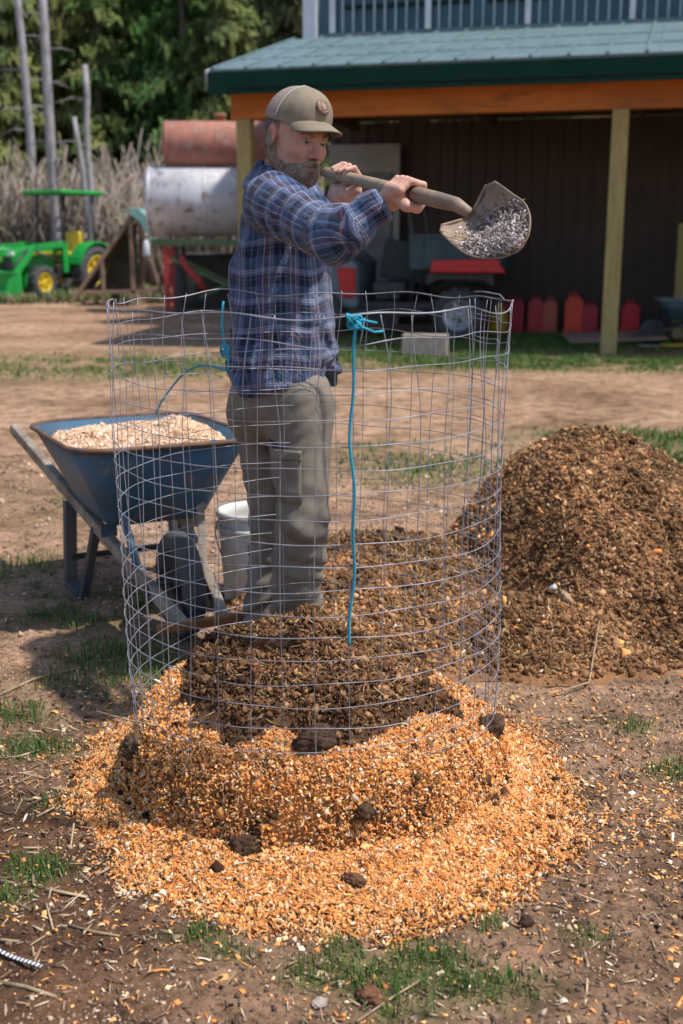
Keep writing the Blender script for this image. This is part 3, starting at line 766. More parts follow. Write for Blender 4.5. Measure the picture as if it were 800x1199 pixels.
# ================================================================== barn
BA = math.atan2(-.265, .964)
M_green_dk = mat('dark green metal trim', (.004, .030, .022), .85, c2=(.006, .036, .026), scale=3, spec=.15)
M_roof = mat('teal metal roofing', (.115, .175, .185), .45, c2=(.15, .215, .23), scale=2.2, spec=.5, c3=(.12, .20, .215))
M_beam = mat('orange stained beam', (.50, .145, .014), .7, c2=(.34, .095, .010), scale=1.6, stretch=(.4, 6, 3), c3=(.22, .06, .01), bs=.2)
M_post = mat('pine post', (.36, .29, .12), .85, c2=(.28, .21, .08), scale=3, stretch=(8, 8, .8), c3=(.22, .12, .05))
M_bwall = mat('brown metal siding', (.055, .028, .018), .6, c2=(.042, .022, .014), scale=2)
M_white = mat('white trim', (.6, .62, .66), .5, c2=(.5, .53, .57), scale=3)
M_glass = mat('dark blue window glass', (.010, .030, .055), .12, c2=(.02, .06, .085), scale=1.2)
M_ply = mat('dusty plywood', (.36, .21, .15), .85, c2=(.28, .17, .12), scale=4)
M_soffit = mat('dark lumber', (.10, .065, .035), .9, scale=3)
barn = empty('barn', (-1.21, 15.0, 0), BA, label='brown open fronted barn with teal metal lean-to roof on the right', cat='barn')
LX = 19.0
m = MB(); m.box((LX/2-.15, 0, 2.94), (LX, .14, .34)); m.build('beam', M_beam, barn, .01)
for i in range(5):
    m = MB(); m.box((.02+4.53*i, 0, 1.385), (.185, .185, 2.77)); m.build('post', M_post, barn, .012)
# roof with ribs
e0, e1_ = (-.28, -.42, 3.295), (2.85, 4.12)   # eave (x0,y,z) and top (y,z)
sl = math.atan2(e1_[1]-e0[2], e1_[0]-e0[1]); slen = math.hypot(e1_[1]-e0[2], e1_[0]-e0[1])
roof = MB()
Mr = Matrix.Translation((0, e0[1], e0[2])) @ Matrix.Rotation(sl, 4, 'X')
roof.box((LX/2+e0[0], slen/2, 0), (LX, slen, .03), M=Mr)
x = e0[0]+.05
while x < LX-.4:
    roof.box((x, slen/2, .028), (.035, slen+.004, .028), M=Mr)
    roof.box((x+.14, slen/2, .019), (.02, slen-.01, .010), M=Mr)
    x += .42
rf = roof.build('roof', M_roof, barn, .006)
m = MB()
for v_ in (.95, 2.1):
    m.box((LX/2+e0[0], v_, .0165), (LX-.02, .035, .006), M=Mr)
m.build('screw_line', M_green_dk, rf)
m = MB(); m.box((LX/2+e0[0], e0[1]-.015, 3.145), (LX+.03, .03, .255)); m.build('fascia', M_green_dk, barn, .004)
m = MB(); m.beam((e0[0]-.02, e0[1]-.01, 3.18), (e0[0]-.02, e1_[0], 4.0), .03, .24); m.build('rake_board', M_white, barn, .004)
m = MB(); m.box((LX/2-.2, 1.7, 3.075), (LX-.4, 4.3, .03)); m.build('ceiling', M_soffit, barn)
for i in range(9):
    m = MB(); m.box((.5+2.1*i, 1.9, 2.98), (.05, 3.6, .16)); m.build('rafter', M_soffit, barn)
# back wall with ribs, side return on the far right
m = MB(); m.box((LX/2, 3.95, 1.53), (LX, .05, 3.06))
x = .1
while x < LX: m.box((x, 3.915, 1.53), (.045, .026, 3.05)); x += .23
m.build('back_wall', M_bwall, barn, .004)
m = MB(); m.box((12.5, 1.9, 1.5), (.05, 4.0, 3.0)); m.build('partition', M_bwall, barn)
# upper storey
m = MB(); m.box((LX/2+.02, 3.02, 5.6), (LX, .10, 3.1)); m.box((LX/2, 5.5, 5.6), (LX-.1, 5, 3.0)); m.build('upper_wall', mat('blue green siding', (.035, .085, .12), .5, c2=(.05, .11, .14), scale=1.3), barn)
m = MB(); m.box((.0, 2.93, 5.4), (.20, .22, 2.6)); m.build('corner_trim', M_white, barn, .004)
m = MB(); m.box((LX/2, 2.935, 4.16), (LX, .05, .08)); m.build('flashing', M_roof, barn, .004)
x = .32; k = 0
slat = MB()
while x < LX-.3:
    if k % 9 == 0: big = MB(); big.box((x, 2.90, 5.45), (.075, .05, 2.5)); big.build('mullion', M_white, barn)
    else: slat.box((x, 2.91, 5.45), (.022, .03, 2.5))
    x += .155; k += 1
slat.build('batten', mat('pale batten', (.38, .46, .50), .5, scale=2), barn)
for i in range(9):
    x0 = .55+i*2.05
    w_ = MB(); w_.box((x0+.85, 2.955, 4.88), (1.75, .02, .62)); f = w_.build('window', M_glass, barn)
    m = MB(); m.box((x0+.85, 2.94, 4.545), (1.8, .03, .05)); m.box((x0+.85, 2.94, 5.215), (1.8, .03, .05)); m.build('frame', M_green_dk, f)

def bl2w(x, y, z=0):
    """a point in the barn's own frame"""
    c, s = math.cos(BA), math.sin(BA); return (-1.21+c*x-s*y, 15.0+s*x+c*y, z)

# door panel leaning by the back wall
M_door = mat('pale grey door', (.30, .28, .25), .6, c2=(.24, .225, .2), scale=2)
M_dgrey = mat('grey panel', (.16, .16, .17), .55, c2=(.12, .12, .13), scale=2)
root = empty('barn_door', bl2w(.15, 3.74), BA, label='pale grey door in the brown back wall, behind the hands of the man', cat='door')
m = MB(); m.box((.45, 0, 1.30), (.86, .05, 2.6)); d_ = m.build('panel', M_dgrey, root, .005)
m = MB(); m.box((.45, -.02, 2.52), (1.12, .07, .42)); m.box((.96, -.02, 1.155), (.10, .07, 2.31)); m.box((-.06, -.02, 1.155), (.10, .07, 2.31)); m.build('frame', M_door, root, .005)
m = MB(); m.lathe([(.0, .0), (.03, 0), (.03, .03), (.012, .035), (.012, .06), (.03, .07), (.03, .10), (0, .11)], 16, axM((.82, -.025, 1.0), (0, -1, 0))); m.build('knob', M_black_metal, root)

# ------------------------------------------------------------------ utility vehicle parked under the roof
M_red = mat('red paint', (.62, .015, .016), .4, c2=(.5, .012, .014), scale=4)
M_teal = mat('dark teal plastic', (.03, .06, .075), .55, c2=(.04, .075, .09), scale=4)
M_ggrey = mat('blue grey plastic', (.15, .19, .22), .45, c2=(.11, .145, .17), scale=3)
M_silver = mat('silver rim', (.42, .42, .44), .35, metal=.6, scale=10)
uw = P(545, 384, 16.1)
utv = empty('utility_vehicle', (uw[0], 16.1, 0), BA+PI, label='red and black utility vehicle with a cargo box parked under the barn roof', cat='utility vehicle')
def wheel(parent, x, y, r, wdt, rimm, name='wheel', tread=0):
    """axis along local y"""
    m = MB(); h = wdt/2
    m.lathe([(r*.58, -h*.8), (r*.75, -h), (r*.92, -h*.95), (r, -h*.6), (r, h*.6), (r*.92, h*.95), (r*.75, h), (r*.58, h*.8)], 32, axM((x, y, r), (0, 1, 0)), close=True)
    if tread:
        for i in range(tread):
            a = 2*PI*i/tread
            for sg in (-1, 1):
                m.box((x+r*math.cos(a+sg*.06), y+sg*h*.45, r+r*math.sin(a+sg*.06)), (.05*r/.4, h*.9, .05*r/.4), rot=(0, -a, sg*.4))
    t = m.build(name, M_dark_rubber, parent)
    m = MB(); s = 1 if y > 0 else -1
    m.lathe([(.0, s*h*.55), (r*.16, s*h*.55), (r*.2, s*h*.2), (r*.45, s*h*.1), (r*.56, s*h*.85), (r*.60, s*h*.85), (r*.60, -s*h*.8), (r*.3, -s*h*.2), (0, -s*h*.2)], 28, axM((x, y, r), (0, 1, 0)))
    m.build('rim', rimm, t)
    m = MB()
    for i in range(5):
        a = 2*PI*i/5; m.box((x+r*.33*math.cos(a), y+s*h*.45, r+r*.33*math.sin(a)), (r*.35, .03, r*.13), rot=(0, -a, 0))
    m.build('spoke', rimm, t)
    return t
# local frame: +x forward (screen left), so +y faces the camera
for (x, y) in ((0, .55), (0, -.55), (1.95, .55), (1.95, -.55)): wheel(utv, x, y, .345, .25, M_silver, tread=14)
m = MB(); m.box((.95, 0, .42), (2.5, .80, .16)); m.box((1.0, 0, .36), (1.1, 1.15, .10)); m.build('chassis', M_black_metal, utv, .02)
m = MB(); m.prism([(-.55, .93), (.68, .93), (.68, 1.38), (-.55, 1.38)], 1.2, Matrix.Rotation(PI/2, 4, 'X')); cb_ = m.build('cargo_box', M_teal, utv, .02)
m = MB()
for xx in (-.4, -.1, .2, .5): m.box((xx, .612, 1.15), (.03, .03, .40))
m.box((.06, .61, 1.37), (1.24, .05, .04)); m.build('rib', M_teal, cb_)
m = MB(); m.prism([(-.62, .90), (.38, .90), (.35, 1.06), (-.50, 1.08)], .10, Matrix.Translation((0, .64, 0)) @ Matrix.Rotation(PI/2, 4, 'X')); m.build('fender', M_red, utv, .015)
m = MB(); m.prism([(-.45, .72), (-.30, .80), (.30, .80), (.45, .72), (.45, .90), (-.45, .90)], 1.1, Matrix.Rotation(PI/2, 4, 'X')); m.build('wheel_arch', M_black_metal, utv, .01)
m = MB(); m.box((.98, 0, .68), (.45, 1.0, .16)); m.beam((.78, 0, .75), (.70, 0, 1.28), .14, .9, (1, 0, 0)); m.build('seat', M_dark_rubber, utv, .04)
m = MB(); m.prism([(1.40, .40), (2.42, .45), (2.45, .85), (2.10, 1.02), (1.55, 1.12), (1.40, 1.0)], 1.15, Matrix.Rotation(PI/2, 4, 'X')); m.build('hood', M_ggrey, utv, .05)
m = MB(); m.prism([(1.42, .55), (1.62, .55), (1.68, .95), (1.42, .95)], 1.22, Matrix.Rotation(PI/2, 4, 'X')); m.prism([(2.2, .50), (2.4, .52), (2.38, 1.1), (2.22, 1.1)], 1.22, Matrix.Rotation(PI/2, 4, 'X')); m.build('side_panel', M_red, utv, .02)
m = MB()
for s in (-1, 1):
    m.tube([(.66, s*.55, .5), (.62, s*.55, 1.2), (.72, s*.5, 1.86), (.9, s*.48, 1.95), (1.35, s*.48, 1.92), (1.75, s*.54, 1.15), (1.85, s*.55, .9)], .034, 10)
for x_, z_ in ((.78, 1.92), (1.38, 1.91)): m.tube([(x_, -.5, z_), (x_, .5, z_)], .03, 10)
m.build('roll_cage', M_black_metal, utv)
m = MB(); m.lathe([(.17, -.015), (.19, 0), (.17, .015), (.15, 0)], 24, axM((1.35, .25, 1.10), (-.6, 0, .8)), close=True); m.tube([(1.36, .25, 1.08), (1.6, .25, .85)], .02, 8); m.build('steering_wheel', M_dark_rubber, utv)

M_yel = mat('yellow plastic', (.50, .33, .02), .5, scale=5)
p = P(583, 384, 16.5)
m = MB(); m.lathe([(.0, 0), (.12, 0), (.13, .03), (.13, .30), (.10, .36), (.045, .38), (.045, .42), (0, .42)], 18); m.tube([(-.07, 0, .37), (-.06, 0, .44), (.06, 0, .44), (.07, 0, .37)], .012, 6)
o = m.build('yellow_jug', M_yel, bevel=.004); o.location = (p[0], 16.5, 0); props(o, 'yellow jug standing behind the rear wheel of the utility vehicle', 'jug')

# fuel cans along the wall
cans = [(601, .30, .50, (.34, .012, .03), 'maroon fuel can closest to the yellow jug, first in the row'), (627, .22, .52, (.36, .018, .025), 'red fuel can, second in the row from the yellow jug'),
        (644, .20, .50, (.36, .07, .045), 'brownish red fuel can, third in the row from the yellow jug'),
        (671, .25, .56, (.72, .045, .018), 'bright orange red fuel can, the tallest one in the row'), (690, .24, .45, (.32, .01, .02), 'dark red fuel can standing just left of the pine post'),
        (737, .25, .47, (.42, .012, .016), 'red fuel can standing between the pine post and the black wheelbarrow')]
for i, (px, wd, hh_, c_, lb) in enumerate(cans):
    Y = 17.0-(px-600)*.0022
    p = P(px, 384, Y); c_ = tuple(min(.85, v*1.5) for v in c_); mm_ = mat('can paint', c_, .45, c2=tuple(v*.7 for v in c_), scale=5)
    root = empty('fuel_can', (p[0], Y, 0), BA+R(10*math.sin(i*3)), label=lb, cat='fuel can', group='fuel cans along the back wall of the barn')
    m = MB(); h = wd/2
    m.box((0, 0, hh_*.42), (wd, .17, hh_*.84)); m.prism([(-h*.95, hh_*.84), (h*.95, hh_*.84), (h*.6, hh_*.93), (-h*.5, hh_*.93)], .15, Matrix.Rotation(PI/2, 4, 'X')); m.box((0, -.088, hh_*.42), (wd*.7, .01, .03)); m.box((0, -.088, hh_*.6), (wd*.7, .01, .03))
    m.build('body', mm_, root, .06, 4)
    m = MB(); m.tube([(-h*.6, 0, hh_*.90), (-h*.5, 0, hh_), (h*.3, 0, hh_), (h*.4, 0, hh_*.90)], .014, 8); m.build('handle', mm_, root)
    m = MB(); m.tube([(h*.65, 0, hh_*.86), (h*.8, 0, hh_*1.0)], [.028, .02], 10); m.build('spout', M_black_metal, root)

# plywood on the ground
a = P(715, 388, 15.4)
m = MB(); m.box((0, 0, .012), (1.25, .62, .022)); o = m.build('plywood_sheet', M_ply, bevel=.002); o.location = (a[0]-.02, 15.1, .09); o.rotation_euler = (R(5), R(-2), BA+.25); props(o, 'pinkish plywood sheet lying on the ground behind the right pine post', 'plywood')
m = MB(); m.box((0, 0, .045), (.9, .10, .09)); o = m.build('timber_block', M_soffit, bevel=.006); o.location = (a[0]+.05, 15.15, 0); o.rotation_euler = (0, 0, BA+.25); props(o, 'dark timber under the plywood sheet', 'timber')
m = MB(); m.box((0, 0, .78), (.55, .03, 1.56)); o = m.build('leaning_board', M_post, bevel=.003); p = P(812, 380, 15.9); o.location = (p[0], 15.9, 0); o.rotation_euler = (R(-10), 0, BA); props(o, 'yellowish board leaning upright at the right edge of the barn', 'board')
p = P(775, 385, 14.9)
wheelbarrow((p[0]+.35, 15.0, .0), PI+BA+.15, 'black wheelbarrow standing under the barn roof at the right edge', M_teal, M_silver, M_black_metal, M_black_metal, .86)
p = P(785, 394, 14.3); root = empty('garden_tool', (p[0]-.1, 14.35, .05), BA+.2, label='yellow handled tool lying on the grass at the right edge by the black wheelbarrow', cat='tool')
m = MB(); m.tube([(0, 0, 0), (1.1, 0, .02)], .026, 10); m.build('handle', M_yel, root)
m = MB(); m.prism([(-.28, -.09), (-.05, -.11), (0, -.03), (0, .03), (-.05, .11), (-.28, .09)], .015); m.build('head', M_weathered, root, .003)

# ================================================================== tanks on a stand
M_tred = mat('faded red tank', (.42, .17, .12), .75, c2=(.30, .13, .095), scale=2.2, c3=(.42, .30, .26), bs=.2, bscale=10)
M_tsil = mat('weathered silver tank', (.62, .62, .66), .45, metal=.2, c2=(.48, .46, .47), scale=2.0, c3=(.22, .16, .12), bs=.15, bscale=10)
M_sgreen = mat('pale green steel', (.13, .21, .085), .6, c2=(.09, .15, .06), scale=5)
M_sred = mat('red steel', (.50, .035, .035), .55, c2=(.36, .03, .03), scale=5)
def tank(px0, px1, cy_, Y, rad, name, material, label, rot=.05, cap=None):
    a = P(px0, cy_, Y); b_ = P(px1, cy_, Y); L = b_[0]-a[0]
    root = empty(name, (a[0]+L/2, Y, a[2]), rot, label=label, cat='tank')
    prof = [(0, -L/2), (rad*.5, -L/2+.0), (rad*.93, -L/2+.035), (rad, -L/2+.08), (rad, L/2-.08), (rad*.93, L/2-.035), (rad*.5, L/2), (0, L/2)]
    m = MB(); m.lathe(prof, 48, axM((0, 0, 0), (1, 0, 0))); m.build('shell', material, root)
    for xx in (-L/2+.09, 0, L/2-.09):
        m = MB(); m.lathe([(rad+.001, xx-.015), (rad+.010, xx-.01), (rad+.010, xx+.01), (rad+.001, xx+.015)], 48, axM((0, 0, 0), (1, 0, 0))); m.build('weld_band', material, root)
    m = MB(); m.lathe([(0, 0), (.07, 0), (.07, .09), (.11, .09), (.11, .13), (0, .14)], 18, Matrix.Translation((.06, 0, rad-.01))); m.build('filler_cap', material, root)
    return root
tank(172, 312, 236, 21.5, .62, 'fuel_tank', M_tsil, 'weathered silver steel tank lying on a metal stand')
tank(191, 318, 171, 21.6, .425, 'fuel_tank', M_tred, 'faded red steel tank stacked on top of the silver tank')
sx0 = P(178, 280, 21.0)[0]; sx1 = P(318, 280, 21.0)[0]
st = empty('tank_stand', (sx0, 21.5, 0), label='green and red steel stand with crossed braces carrying the two tanks', cat='stand')
H_ = P(180, 279, 21.5)[2]-.02; LL = sx1-sx0
def part(fn, name, material, parent, bevel=.005):
    m = MB(); fn(m); return m.build(name, material, parent, bevel)
for y in (-.45, .45):
    part(lambda m: m.box((LL/2, y, H_-.05), (LL, .09, .11)), 'rail', M_sgreen, st)
    part(lambda m: m.box((.24, y, H_/2-.05), (.095, .09, H_-.10)), 'leg', M_sred, st)
    part(lambda m: m.box((.42, y+.06, H_/2-.05), (.09, .07, H_-.10)), 'leg', M_black_metal, st)
    part(lambda m: m.box((LL-.15, y, H_/2-.05), (.12, .09, H_-.10)), 'leg', M_black_metal, st)
    part(lambda m: m.beam((.3, y, .75*H_), (LL-.15, y, .15*H_), .05, .06, (0, 1, 0)), 'brace', M_sgreen, st)
    part(lambda m: m.beam((.8, y+.04, .22*H_), (LL-.15, y+.04, .62*H_), .05, .06, (0, 1, 0)), 'brace', M_sgreen, st)
for x in (.2, LL/2, LL-.2): part(lambda m: m.box((x, 0, H_-.06), (.08, .84, .08)), 'cross_rail', M_sgreen, st)
part(lambda m: m.tube([(.50, -.5, 1.0), (.62, -.52, .80), (.80, -.55, .62), (.92, -.56, .42)], .055, 8), 'hose', M_sred, st, 0)
m = MB(); m.box((0, 0, .5), (1.25, .8, 1.0)); m.box((0, 0, 1.02), (1.35, .9, .05)); m.box((-.35, -.41, .5), (.04, .03, .95)); m.box((.3, -.41, .5), (.04, .03, .95))
o = m.build('storage_box', mat('dark grey box', (.035, .035, .032), .8, c2=(.07, .065, .055), scale=3), bevel=.02); o.location = (P(240, 340, 22.6)[0], 22.9, .0); props(o, 'dark storage box in the shade behind the tank stand', 'box')

# ------------------------------------------------------------------ tilted wood frame with tarp
M_wd = mat('weathered tan lumber', (.30, .20, .14), .85, c2=(.22, .15, .105), scale=5)
M_tarp = mat('aqua tarp', (.22, .42, .38), .6, c2=(.16, .34, .31), scale=5)
M_gtarp = mat('grey green tarp', (.075, .085, .065), .8, c2=(.05, .055, .045), scale=3)
bx = P(90, 334, 23.5)[0]; af = empty('lean_to_frame', (bx, 23.2, 0), label='sloping wooden frame draped with an aqua and grey tarp between the tractor and the tanks', cat='frame')
ax = P(160, 250, 23.5); hx = ax[0]-bx; hz_ = ax[2]
for y in (0, 1.1):
    part(lambda m: m.beam((0, y, .15), (hx, y, hz_), .07, .10, (0, 1, 0)), 'rafter', M_wd, af)
    part(lambda m: m.beam((hx-.07, y, 0), (hx-.07, y, hz_-.03), .08, .08, (0, 1, 0)), 'upright', M_wd, af)
    part(lambda m: m.beam((hx*.47, y, .05), (hx*.47, y, hz_*.5), .07, .07, (0, 1, 0)), 'upright', M_wd, af)
    part(lambda m: m.beam((.0, y, .28), (hx+.45, y, .30), .06, .08, (0, 1, 0)), 'bottom_rail', M_wd, af)
    part(lambda m: m.beam((hx+.02, y, hz_), (hx+.55, y, .05), .06, .07, (0, 1, 0)), 'strut', M_wd, af)
V = []; F = []
def sheet(pts2, y0, y1, thick, name, material, wav=.02):
    """a draped cloth following a profile in xz"""
    n = len(pts2); k = 9; V = []
    for j in range(k):
        y = y0+(y1-y0)*j/(k-1)
        for i, (x, z) in enumerate(pts2): V.append((x+wav*math.sin(j*1.9+i), y, z+wav*math.sin(j*2.3+i*1.7)))
    F = [(j*n+i, j*n+i+1, (j+1)*n+i+1, (j+1)*n+i) for j in range(k-1) for i in range(n-1)]
    m = MB(); m.add(V, F, True); o = m.build(name, material, af); s = o.modifiers.new('s', 'SOLIDIFY'); s.thickness = thick; return o
sheet([(.1, .28), (hx*.5, hz_*.58), (hx*.9, hz_*.97)], .06, 1.2, .01, 'grey_tarp', M_gtarp)
sheet([(hx-.12, hz_+.05), (hx+.04, hz_+.09), (hx+.22, hz_-.03), (hx+.36, hz_-.25), (hx+.42, hz_-.48)], -.12, 1.15, .012, 'aqua_tarp', M_tarp)
part(lambda m: m.prism([(hx-.14, hz_+.06), (hx+.10, hz_+.10), (hx+.30, hz_-.10), (hx+.50, hz_-.62), (hx+.34, hz_-.50), (hx+.12, hz_-.16)], .015, Matrix.Translation((0, -.15, 0)) @ Matrix.Rotation(PI/2, 4, 'X')), 'tarp_flap', M_tarp, af, 0)
part(lambda m: m.prism([(.25, .32), (hx-.12, .32), (hx-.12, hz_*.9)], .02, Matrix.Translation((0, .9, 0)) @ Matrix.Rotation(PI/2, 4, 'X')), 'end_panel', M_gtarp, af, 0)
p = P(172, 288, 23.0); m = MB(); m.lathe([(0, 0), (.09, 0), (.10, .05), (.10, .32), (.06, .38), (.03, .42), (0, .42)], 14); m.tube([(0, 0, .42), (.01, 0, .6)], .01, 6)
o = m.build('hanging_jug', M_white); o.scale = (.65, .65, .75); o.location = (p[0], 22.95, p[2]-.2); props(o, 'small white jug hanging from the frame left of the tank stand', 'jug')

# ================================================================== green tractor with loader
M_jg = mat('tractor green', (.010, .30, .045), .38, c2=(.008, .22, .035), scale=3)
M_jy = mat('tractor yellow', (.72, .52, .02), .45, c2=(.6, .42, .02), scale=4)
M_lamp = mat('lamp lens', (.7, .72, .7), .2, scale=5)
tx, ty = P(74, 341, 27.5)[0], 27.3
tr = empty('tractor', (tx, ty, 0), math.atan2(-.86, -.50), label='green tractor with front loader, yellow wheels and sun canopy at the edge of the woods', cat='tractor')
# +x forward; rear axle at x=-.2, front axle x=1.45
wheel(tr, -.45, .62, .58, .34, M_jy, 'rear_wheel', 16); wheel(tr, -.45, -.62, .58, .34, M_jy, 'rear_wheel', 16)
wheel(tr, 1.15, .55, .36, .24, M_jy, 'front_wheel', 14); wheel(tr, 1.15, -.55, .36, .24, M_jy, 'front_wheel', 14)
part(lambda m: (m.box((.35, 0, .55), (1.9, .36, .3)), m.box((1.15, 0, .38), (.18, .95, .12))), 'chassis', M_black_metal, tr, .02)
Rx = Matrix.Rotation(PI/2, 4, 'X')
part(lambda m: m.prism([(.45, .62), (1.68, .62), (1.72, .95), (1.55, 1.08), (.45, 1.18)], .56, Rx), 'hood', M_jg, tr, .05)
part(lambda m: (m.box((.9, .29, .98), (.75, .02, .07)), m.box((.9, -.29, .98), (.75, .02, .07))), 'side_stripe', M_jy, tr)
part(lambda m: m.box((1.715, 0, .78), (.03, .42, .25)), 'grille', M_black_metal, tr, .005)
for s in (-1, 1):
    part(lambda m: m.box((1.66, s*.19, .98), (.12, .13, .09)), 'headlight', M_lamp, tr, .015)
    fp = [(-.45+.66*math.cos(a), .58+.66*math.sin(a)) for a in np.linspace(.25, 2.2, 9)]; fp2 = [(-.45+.62*math.cos(a), .58+.62*math.sin(a)) for a in np.linspace(2.2, .25, 9)]
    part(lambda m: m.prism(fp+fp2, .38, Matrix.Translation((0, s*.62, 0)) @ Rx), 'fender', M_jg, tr, .008)
    part(lambda m: m.prism([(-.45+.6*math.cos(a), .58+.6*math.sin(a)) for a in np.linspace(.1, 2.6, 10)], .03, Matrix.Translation((0, s*.42, 0)) @ Rx), 'fender_side', M_jg, tr, .004)
    part(lambda m: m.tube([(-.72, s*.45, .9), (-.72, s*.45, 2.28)], .035, 8), 'roll_bar', M_black_metal, tr, 0)
    part(lambda m: m.tube([(.28, s*.38, .8), (.20, s*.38, 2.28)], .028, 8), 'canopy_post', M_black_metal, tr, 0)
    part(lambda m: (m.beam((.30, s*.46, .55), (.30, s*.46, 1.22), .09, .16, (1, 0, 0)), m.beam((.30, s*.46, 1.18), (1.25, s*.46, 1.12), .09, .13), m.beam((1.22, s*.46, 1.15), (1.98, s*.46, .42), .09, .13)), 'loader_arm', M_jg, tr, .012)
    part(lambda m: (m.tube([(.42, s*.46, .78), (1.2, s*.46, 1.02)], .03, 8), m.tube([(1.45, s*.46, 1.08), (2.02, s*.46, .62)], .026, 8)), 'loader_cylinder', M_black_metal, tr, 0)
bk = [(1.98, .62), (1.96, .25), (2.08, .08), (2.55, .05), (2.56, .09), (2.14, .13), (2.04, .28), (2.05, .60)]
bo = part(lambda m: m.prism(bk, 1.5, Rx), 'bucket', M_jg, tr, .006)
for s in (-1, 1): part(lambda m: m.prism([(1.97, .62), (1.97, .25), (2.08, .08), (2.55, .06), (2.35, .45)], .025, Matrix.Translation((0, s*.76, 0)) @ Rx), 'side_plate', M_jg, bo, .004)
part(lambda m: (m.box((-.30, 0, .95), (.45, .48, .13)), m.box((-.52, 0, 1.22), (.12, .46, .50))), 'seat', M_jy, tr, .05)
part(lambda m: m.lathe([(.16, -.012), (.18, 0), (.16, .012), (.145, 0)], 20, axM((.22, 0, 1.27), (-.5, 0, .86)), close=True), 'steering_wheel', M_dark_rubber, tr, 0)
part(lambda m: m.box((-.24, 0, 2.32), (1.45, 1.22, .10)), 'canopy', M_jg, tr, .045)
part(lambda m: m.box((.42, 0, .95), (.10, .30, .55)), 'dashboard', M_black_metal, tr, .02)
# implement beside the tractor
m = MB(); 
mow = empty('loader_attachment', (P(8, 343, 26.8)[0], 26.3, 0), math.atan2(-.5, -.85), label='green farm implement on the ground at the left edge in front of the tractor', cat='farm implement')
part(lambda m: (m.prism([(-.55, .1), (.55, .1), (.62, .75), (.25, 1.15), (-.35, 1.1), (-.6, .7)], .9, Rx),), 'body', M_jg, mow, .06)
part(lambda m: (m.box((-.45, .5, .3), (.1, .12, .6)), m.box((.45, .5, .3), (.1, .12, .6)), m.beam((-.5, .52, .7), (.5, .52, .95), .07, .08), m.beam((-.5, .52, .6), (.5, .52, .6), .05, .06)), 'frame', M_jg, mow, .01)
part(lambda m: (m.box((.2, .5, 1.0), (.14, .08, .12)), m.box((-.28, .52, .62), (.12, .06, .10))), 'lamp', M_lamp, mow, .01)
part(lambda m: m.box((-.1, .48, .85), (.4, .03, .12)), 'decal_panel', M_jy, mow, .005)

# ================================================================== woods
def conifer_crown(H, Rb, seed, n=190, per=40, base=.08, droop=.35, sz=.13, pal=None):
    rng = np.random.default_rng(seed)
    hb = base+(1-base)*rng.uniform(0, 1, n)**.9; az = rng.uniform(0, 2*PI, n)
    L = Rb*(1-hb)**.75*rng.uniform(.55, 1.15, n)+.12
    bi = np.repeat(np.arange(n), per); m = len(bi)
    t = rng.uniform(.12, 1, m)**.8
    r = L[bi]*t; side = rng.normal(0, .13, m)*L[bi]*(1.1-t*.6)
    x = r*np.cos(az[bi])-side*np.sin(az[bi]); y = r*np.sin(az[bi])+side*np.cos(az[bi])
    z = hb[bi]*H-droop*r*t+rng.normal(0, .05, m)-.03*np.abs(side)
    s = sz*rng.lognormal(0, .3, m)
    V0 = np.array([(-1, -.32, 0), (1, -.18, -.25), (1, .18, -.25), (-1, .32, 0), (0, 0, .25)], float)
    F0 = np.array([(0, 1, 4), (1, 2, 4), (2, 3, 4), (3, 0, 4)])
    a = az[bi]+rng.normal(0, .8, m); q = np.zeros((m, 3, 3)); ca, sa = np.cos(a), np.sin(a); tl = rng.normal(-.95, .45, m); ct, st_ = np.cos(tl), np.sin(tl)
    q[:, 0, 0] = ca*ct; q[:, 1, 0] = sa*ct; q[:, 2, 0] = st_
    q[:, 0, 1] = -sa; q[:, 1, 1] = ca
    q[:, 0, 2] = -ca*st_; q[:, 1, 2] = -sa*st_; q[:, 2, 2] = ct
    bc = pick(pal or [(.12, .18, .055), (.18, .22, .07), (.08, .14, .045), (.24, .25, .09)], n, None, .2, rng)
    C = bc[bi]*1.3*(1+rng.uniform(-.25, .25, (m, 1)))
    return scatter(V0, F0, np.stack([x, y, z], 1), np.stack([s, s, s], 1), q, C, .1, rng)
M_leaf = attr_mat('needle foliage', .8, vary=.15, vscale=3, trans=.55)
M_bark = mat('conifer bark', (.13, .10, .08), .9, c2=(.08, .06, .05), scale=6)
M_snag = mat('bare grey trunk', (.34, .32, .33), .9, c2=(.24, .22, .22), scale=5)
protos = []
PALS = [None, [(.17, .20, .07), (.24, .25, .09), (.12, .16, .06)], [(.06, .15, .045), (.09, .18, .05), (.13, .20, .065)], [(.24, .23, .12), (.21, .20, .11), (.14, .17, .07)]]
LB = ['dark green conifer with drooping boughs in the woods behind the farmyard', 'olive green conifer in the woods behind the farmyard', 'deep green bushy conifer in the woods behind the farmyard', 'dull brownish green conifer in the woods behind the farmyard']
def tree(x, y, H, k, rz):
    if k < len(protos) and protos[k] is not None:
        c = copy_tree(protos[k][0]); s = H/protos[k][1]
    else:
        c = empty('conifer', (0, 0, 0)); s = 1
        m = MB(); m.tube([(0, 0, -.3), (.03, 0, H*.5), (0, .03, H*.97)], [.17, .10, .02], 8); m.build('trunk', M_bark, c)
        V, F, C = conifer_crown(H, H*.23, 300+k, pal=PALS[k], droop=.25+.1*k, base=.04+.02*k); mesh_np('crown', V, F, M_leaf, c, col=C)
        protos.append((c, H))
    z = float(ground_z(np.array([x]), np.array([float(y)]))[0])
    c.location = (x, y, z); c.rotation_euler = (0, 0, rz); c.scale = (s, s, s*random.uniform(.95, 1.1))
    return props(c, LB[k], 'tree', 'conifers in the woods behind the farmyard')
rt = random.Random(5)
